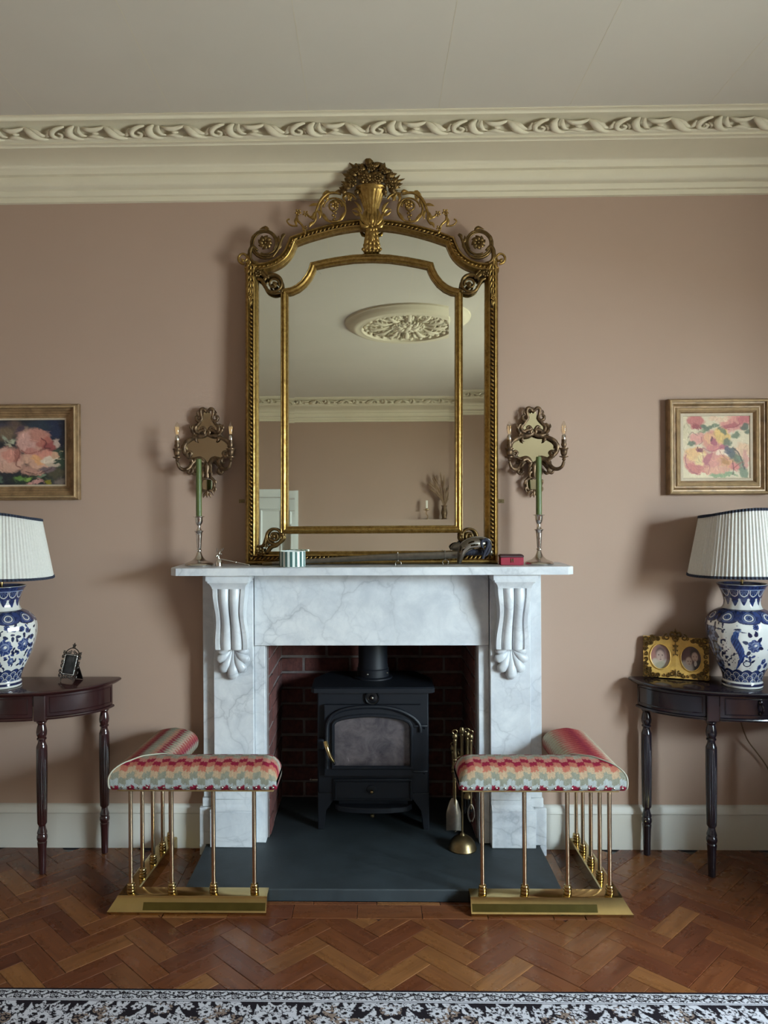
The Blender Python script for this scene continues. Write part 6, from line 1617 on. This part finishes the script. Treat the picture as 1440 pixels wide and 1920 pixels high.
guard_sheet(m, [P(863, 1057, yg), P(868, 1046, yg - .012), P(872, 1036, yg - .016), P(882, 1028, yg - .016), P(898, 1026, yg - .010), P(914, 1024, yg)], [P(857, 1056, yg + .01), P(859, 1036, yg + .004), P(865, 1018, yg), P(884, 1008, yg), P(902, 1007, yg + .004), P(918, 1012, yg + .01)], 0, 0)
m.tube(smooth([P(863, 1057, yg), P(868, 1046, yg - .012), P(874, 1035, yg - .016), P(886, 1029, yg - .014)], 5), .0022, 7); m.tube(smooth([P(858, 1056, yg + .01), P(859, 1036, yg + .004), P(865, 1018, yg), P(884, 1008, yg), P(902, 1007, yg + .004), P(919, 1013, yg + .01), P(921, 1030, ys)], 5), .0022, 7)
part('pierced_guard', m, 'steel', sd_, ang=80)
m = MB(); guard_sheet(m, [P(862, 1032, ys + .008), P(854, 1033, ys + .012), P(848, 1030, ys + .014)], [P(862, 1018, ys + .008), P(854, 1019, ys + .012), P(847, 1024, ys + .014)], 0, 0, False); m.tube(smooth([P(862, 1018, ys + .008), P(853, 1019, ys + .012), P(846, 1025, ys + .014), P(849, 1032, ys + .013)], 5), .002, 7)
part('back_guard', m, 'steel', sd_, ang=80)
m = MB()
for pts, w_ in (([(906, 1016), (911, 1012), (916, 1016), (914, 1026), (909, 1036), (905, 1048)], [2, 3.4, 3.6, 3.2, 2.8, 2.4]), ([(910, 1012), (905, 1014), (903, 1020), (906, 1028)], [2, 2.6, 2.4, 1.6]), ([(914, 1014), (918, 1024), (915, 1036), (910, 1042)], [2, 3, 2.8, 1.8])):
    m.tube(smooth([P(a, b, yg - .014) for a, b in pts], 5), [k / 467 for k in w_], 9, flat=.6, up=up)
part('sword_knot', m, 'navy_cord', sd_, ang=80)

# red box
y0_, y1_ = -.165, -.112; xa, _ = at(939, 1062, y0_); xb, _ = at(982, 1062, y0_); S = 1 / 467.5
bxr = thing('red_box', 'small red leather box with dark lid and brass clasp, between mirror and right candlestick', 'box', ((xa + xb) / 2, y0_, MZ))
part('body', MB().box(xa, xb, y0_, y1_, MZ, MZ + 14.5 * S, .0015), 'red_leather', bxr)
m = MB(); loft(m, [((xb - xa) / 2 + .001, (xa + xb) / 2, y0_ - .001, y1_ + .001, MZ + 14.8 * S), ((xb - xa) / 2 + .001, (xa + xb) / 2, y0_ - .001, y1_ + .001, MZ + 17.2 * S), ((xb - xa) / 2 - .004, (xa + xb) / 2, y0_ + .006, y1_ - .006, MZ + 19.6 * S)]); part('lid', m, 'dark_leather', bxr)
m = MB(); xm = (xa + xb) / 2
for dx in (-.0042, .0042): m.box(xm + dx - .0012, xm + dx + .0012, y0_ - .003, y0_ - .0002, MZ + 5 * S, MZ + 12.5 * S, .0004)
m.box(xm - .0035, xm + .0035, y0_ - .0028, y0_ - .0002, MZ + 8.6 * S, MZ + 10.2 * S, .0004); part('clasp', m, 'old_brass', bxr)

# ================================================================== RUG
RW = lin('#b7b5bb'); RB = lin('#1d181d'); RG = lin('#8a8288'); RT = lin('#7d6b60')
def rug_col(u, v):
    col = np.zeros(u.shape + (3,)); col[:] = RW
    def put(m, c): col[m] = c
    put(v < .009, RB)
    # guard border .012 - .050
    p = .107; ph = (u % p) / p; vc = .0305
    mb = (v > .012) & (v < .052)
    wave = vc + .0075 * np.sin(ph * 2 * math.pi)
    g = vnoise(u * 260, v * 260, 3)
    put(mb & (np.abs(v - wave) < .0026), RB)
    for c0, rr in ((.25, .0115), (.75, .0115)):
        for off in (0,):
            d = np.hypot((ph - c0) * p, v - (vc - .009 * math.sin(c0 * 2 * math.pi) * .55)); an = np.arctan2(v - vc, (ph - c0) * p)
            put(mb & (np.abs(d - rr * (.86 + .14 * np.cos(an * 6))) < .0018), RB); put(mb & (d < rr * .45) & (d > rr * .2), RB)
    for c0 in (.0, .5, 1.0):
        d1 = np.abs((ph - c0) * p + (v - vc) * .8); d2 = np.hypot((ph - c0) * p, v - vc); put(mb & (d2 < .012) & (d1 < .0035) & (g > .25), RB)
    for k in range(16):
        c0 = (k + .5) / 16; yy_ = vc + (.012 if k % 2 else -.012) + .004 * math.sin(k * 3.1); sl = (1 if k % 3 else -1) * .7
        s_ = (ph - c0) * p; t_ = (v - yy_) - sl * s_
        put(mb & (np.abs(s_) < .0048) & (np.abs(t_) < .0024), RB)
    for c0 in (.12, .38, .62, .88):
        d = np.hypot((ph - c0) * p * 1.0, (v - vc - .011 * np.sign(np.sin(c0 * 9))) * 1.3); put(mb & (d < .0045), RB)
    put((v > .052) & (v < .0535), RB); put((v > .0575) & (v < .0605), RB)
    # main field: black ground crowded with pale flowers and leaves
    fm = v > .0605; col[fm] = RB
    c = .655; uu = np.abs(((u + c / 2) % c) - c / 2); vv = np.where(v < .45, v, .075 + (v - .45) % .375)
    rs = np.random.RandomState(11)
    def blob(x, y, r, pet, hole=True):
        dx, dy = uu - x, vv - y; d = np.hypot(dx, dy); an = np.arctan2(dy, dx); r = r * 1.15; e = r * (.80 + .20 * np.cos(an * pet))
        put(fm & (d < e + .0032), RB); put(fm & (d < e), RW)
        if hole: put(fm & (d < r * .26), RB); put(fm & (np.abs(np.sin(an * pet / 2)) < .12) & (d > r * .5) & (d < e), RG)
    def lf(x, y, L, w_, a, colr=RW):
        dx, dy = uu - x, vv - y; ca, sa = math.cos(a), math.sin(a); s = dx * ca + dy * sa; t = -dx * sa + dy * ca + 2.2 * s * s / L * .25
        put(fm & (np.abs(s) < L) & (np.abs(t) < w_ * (1 - (s / L) ** 2)), colr)
    for k in range(230): lf(rs.uniform(0, c / 2), rs.uniform(.062, .45), rs.uniform(.016, .034), rs.uniform(.005, .0095), rs.uniform(-1.2, 1.2))
    for k in range(26):
        x, y = rs.uniform(.0, c / 2), rs.uniform(.09, .45); d = np.hypot(uu - x, (vv - y)); put(fm & (d < .024) & (vnoise(u * 190, v * 190, 40 + k) > .5), RT)
    for x, y, r, pt_ in ((.0, .092, .023, 8), (.075, .082, .015, 5), (.13, .105, .020, 6), (.185, .080, .014, 5), (.24, .10, .018, 7), (.30, .088, .015, 5), (.327, .13, .024, 8), (.05, .135, .018, 6), (.10, .160, .020, 7), (.19, .145, .022, 8), (.26, .16, .018, 6), (.02, .19, .022, 7), (.15, .21, .024, 8), (.30, .20, .02, 6), (.07, .25, .022, 7), (.22, .25, .02, 6), (.31, .28, .024, 8), (.02, .31, .02, 6), (.13, .31, .022, 7), (.24, .34, .024, 8), (.06, .38, .02, 6), (.18, .39, .022, 7), (.32, .39, .02, 6)): blob(x, y, r, pt_)
    nz = fbm(u * 120, v * 120, 17); put(fm & (nz > .68) & (v > .064), RB)
    return col
RY = -.972
us = np.arange(-1.55, 1.5501, .0024); vs_ = np.concatenate([np.arange(0, .20, .0022), np.arange(.20, 1.85, .010)])
U, V = np.meshgrid(us, vs_, indexing='ij')
# stitch-sized steps
col = rug_col(np.floor(U / .0024) * .0024 - .05, V)
Zr = .0085 + .0007 * vnoise(U * 300, V * 300, 6); Zr[:, 0] = .001
m = MB().grid(np.stack([U, RY - V, Zr], -1), col)
k0 = len(m.v); m.add([(-1.55, RY, .0005), (1.55, RY, .0005), (1.55, RY - 1.85, .0005), (-1.55, RY - 1.85, .0005)], [(0, 1, 2, 3)])
rug = m.build('rug', 'rug_pile', recalc=False); tag(rug, 'black and white flower-patterned rug on the parquet in front of the hearth', 'rug')

# ================================================================== WHAT THE MIRROR SHOWS
# ceiling rose
rx_, ry_ = .285, -2.60
rose = thing('ceiling_rose', 'round plaster ceiling rose with acanthus leaves, seen in the mirror', 'ceiling rose', (rx_, ry_, CZ))
part('rim', MB().lathe(rx_, ry_, [(.470, CZ - .0005), (.466, CZ - .012), (.45, CZ - .018), (.44, CZ - .030), (.425, CZ - .036), (.41, CZ - .046), (.385, CZ - .052), (.365, CZ - .046), (.355, CZ - .050), (.345, CZ - .050), (.338, CZ - .036), (.33, CZ - .020), (.32, CZ - .0005)], 72), 'plaster', rose)
part('ground', MB().lathe(rx_, ry_, [(.34, CZ - .016), (.10, CZ - .018), (.001, CZ - .018)], 60), 'plaster', rose)
def rose_leaf(r0, r1, w_, h_):
    m = MB()
    m.tube(smooth([(r0, 0, -.018), (r0 + (r1 - r0) * .4, 0, -.030 - h_), (r0 + (r1 - r0) * .8, 0, -.028 - h_ * .6), (r1, 0, -.018)], 3), [w_ * .3, w_, w_, w_ * .2], 7, flat=.5, up=(0, 0, -1))
    for s_ in (-1, 1):
        for f in (.3, .5, .7): 
            a = r0 + (r1 - r0) * f; m.tube(smooth([(a, 0, -.026), (a + .02, s_ * w_ * 1.1, -.034 - h_ * .5), (a + .034, s_ * w_ * 1.9, -.020)], 3), [w_ * .25, w_ * .42, w_ * .1], 6, flat=.6, up=(0, 0, -1))
    return m
def ring_of(n, mk, name, rot=0):
    base = None
    for k in range(n):
        if base is None:
            mb = mk; base = mb.build(name, 'plaster', rose, ang=80); base.data.transform(Matrix.Translation(rose.location)); o = base
        else: o = copy_part(base, rose, (0, 0, 0))
        o.matrix_local = Matrix.Rotation(2 * math.pi * k / n + rot, 4, 'Z')
ring_of(12, rose_leaf(.12, .315, .020, .014), 'rose_leaf'); ring_of(12, rose_leaf(.19, .325, .012, .006), 'rose_leaf', R(15)); ring_of(10, rose_leaf(.015, .11, .015, .016), 'rose_leaf', R(8))
m = MB()
for k in range(26):
    a = 2 * math.pi * k / 26; m.ell((rx_ + .118 * math.cos(a), ry_ + .118 * math.sin(a), CZ - .030), (.012, .012, .012), 8, 5); m.ell((rx_ + .318 * math.cos(a), ry_ + .318 * math.sin(a), CZ - .030), (.020, .020, .016), 8, 5)
m.ell((rx_, ry_, CZ - .035), (.03, .03, .025), 12, 8); part('bead_rings', m, 'plaster', rose, ang=80)

# wall shelf with dried grasses and a candlestick on the wall behind the camera
vx = .79; shz = 1.612
ws = thing('wall_shelf', 'small dark wall shelf under the dried grasses, seen in the mirror', 'shelf', (vx, BY + .10, shz))
part('board', MB().box(vx - .22, vx + .22, BY + .001, BY + .19, shz - .022, shz, .004), 'dark_mahogany', ws)
for s_ in (-1, 1): part('bracket', MB().prism([(BY + .001, shz - .022), (BY + .15, shz - .022), (BY + .03, shz - .13), (BY + .001, shz - .14)], vx + s_ * .15 - .01, vx + s_ * .15 + .01, 'x'), 'dark_mahogany', ws)
gy = BY + .10
dg = thing('dried_grass_vase', 'brown vase of dried grasses on a shelf, seen in the mirror', 'vase', (vx + .03, gy, shz))
lathe_part('vase', vx + .03, gy, [(.035, shz + .0005), (.038, shz + .004), (.024, shz + .02), (.03, shz + .05), (.036, shz + .08), (.028, shz + .12), (.024, shz + .14), (.034, shz + .16)], 'bronze', dg, 24)
rg = random.Random(8)
for k in range(30):
    a = rg.uniform(-1, 1); L = rg.uniform(.22, .46); b = rg.uniform(-.3, .3); z0 = shz + .12
    pts = [(vx + .03, gy, z0), (vx + .03 + a * .06, gy + b * .03, z0 + L * .45), (vx + .03 + a * .21, gy + b * .08, z0 + L * (1 - .25 * abs(a)))]
    m = MB().tube(smooth(pts, 5), [.0028, .0026, .002], 5); q = smooth(pts, 5)
    m.tube(q[-4:], [.003, .009, .008, .002], 6); part('grass_stem', m, 'dried_grass', dg)
cl_ = thing('brass_candle_holder', 'thin brass candle holder with white candle beside the dried grasses, seen in the mirror', 'candle holder', (vx - .165, gy, shz)); x = vx - .165
lathe_part('foot', x, gy, [(.045, shz + .0005), (.045, shz + .004), (.008, shz + .012)], 'brass', cl_, 20)
part('stem', MB().tube(smooth([(x, gy, shz + .01), (x + .012, gy, shz + .04), (x - .006, gy, shz + .07), (x, gy, shz + .105)], 4), .0045, 7), 'brass', cl_)
lathe_part('drip_pan', x, gy, [(.005, shz + .10), (.036, shz + .112), (.036, shz + .115), (.012, shz + .112), (.012, shz + .13)], 'brass', cl_, 20)
lathe_part('candle', x, gy, [(.0115, shz + .113), (.0115, shz + .215), (.003, shz + .217)], 'wax_white', cl_, 14)

# wing armchair added unseen at the right, to shade the lower wall and table
ac = thing('added_shade_armchair', 'linen wing armchair added out of view at the right to shade the wall and table', 'armchair', (2.28, -1.02, .001))
ac.rotation_euler.z = R(28)
def ap(name, m, mat='chair_linen'): return part(name, m, mat, ac, ang=60)
ox, oy = 2.28, -1.02
ap('seat', MB().box(ox - .33, ox + .33, oy - .33, oy + .30, .24, .36, .03)); ap('seat_cushion', MB().box(ox - .27, ox + .27, oy - .26, oy + .34, .36, .48, .045))
bk = MB(); loft(bk, [(.34, ox, oy - .36, oy - .22, .26), (.35, ox, oy - .42, oy - .27, .75), (.34, ox, oy - .46, oy - .33, 1.06), (.26, ox, oy - .45, oy - .36, 1.14)]); ap('backrest', bk)
for s_ in (-1, 1):
    ap('arm', MB().box(*sorted((ox + s_ * .27, ox + s_ * .40)), oy - .30, oy + .26, .26, .62, .045))
    ap('wing', MB().prism([(oy - .40, .60), (oy - .12, .62), (oy - .14, .80), (oy - .20, 1.00), (oy - .40, 1.08)], ox + s_ * .30, ox + s_ * .38, 'x', b=.02))
    for yy in (-.28, .26): ap('leg', MB().lathe(ox + s_ * .29, oy + yy, [(.014, .001), (.018, .04), (.022, .20), (.026, .25)], 14), 'mahogany')

# low dark sideboard against the wall behind the camera (glimpsed only in the bevel of the mirror)
sbx0, sbx1 = -.62, 1.30
sbd = thing('sideboard', 'dark mahogany sideboard with three doors against the rear wall, behind the viewer', 'sideboard', ((sbx0 + sbx1) / 2, BY + .25, 0))
part('carcass', MB().box(sbx0, sbx1, BY + .03, BY + .46, .10, 1.02, .004), 'mahogany', sbd)
part('top', MB().box(sbx0 - .02, sbx1 + .02, BY + .026, BY + .49, 1.0205, 1.05, .006), 'mahogany', sbd)
for k in range(3):
    a = sbx0 + .02 + k * .633; dd = part('cupboard_door', MB().box(a, a + .615, BY + .4605, BY + .48, .13, .99, .004), 'mahogany', sbd)
    part('knob', MB().ell((a + .56, BY + .492, .58), (.014, .014, .014), 12, 8), 'brass', dd)
for xx in (sbx0 + .05, sbx1 - .05):
    for yy in (BY + .08, BY + .41): part('foot', MB().lathe(xx, yy, [(.02, 0), (.035, .03), (.03, .08), (.035, .0995)], 16), 'mahogany', sbd)
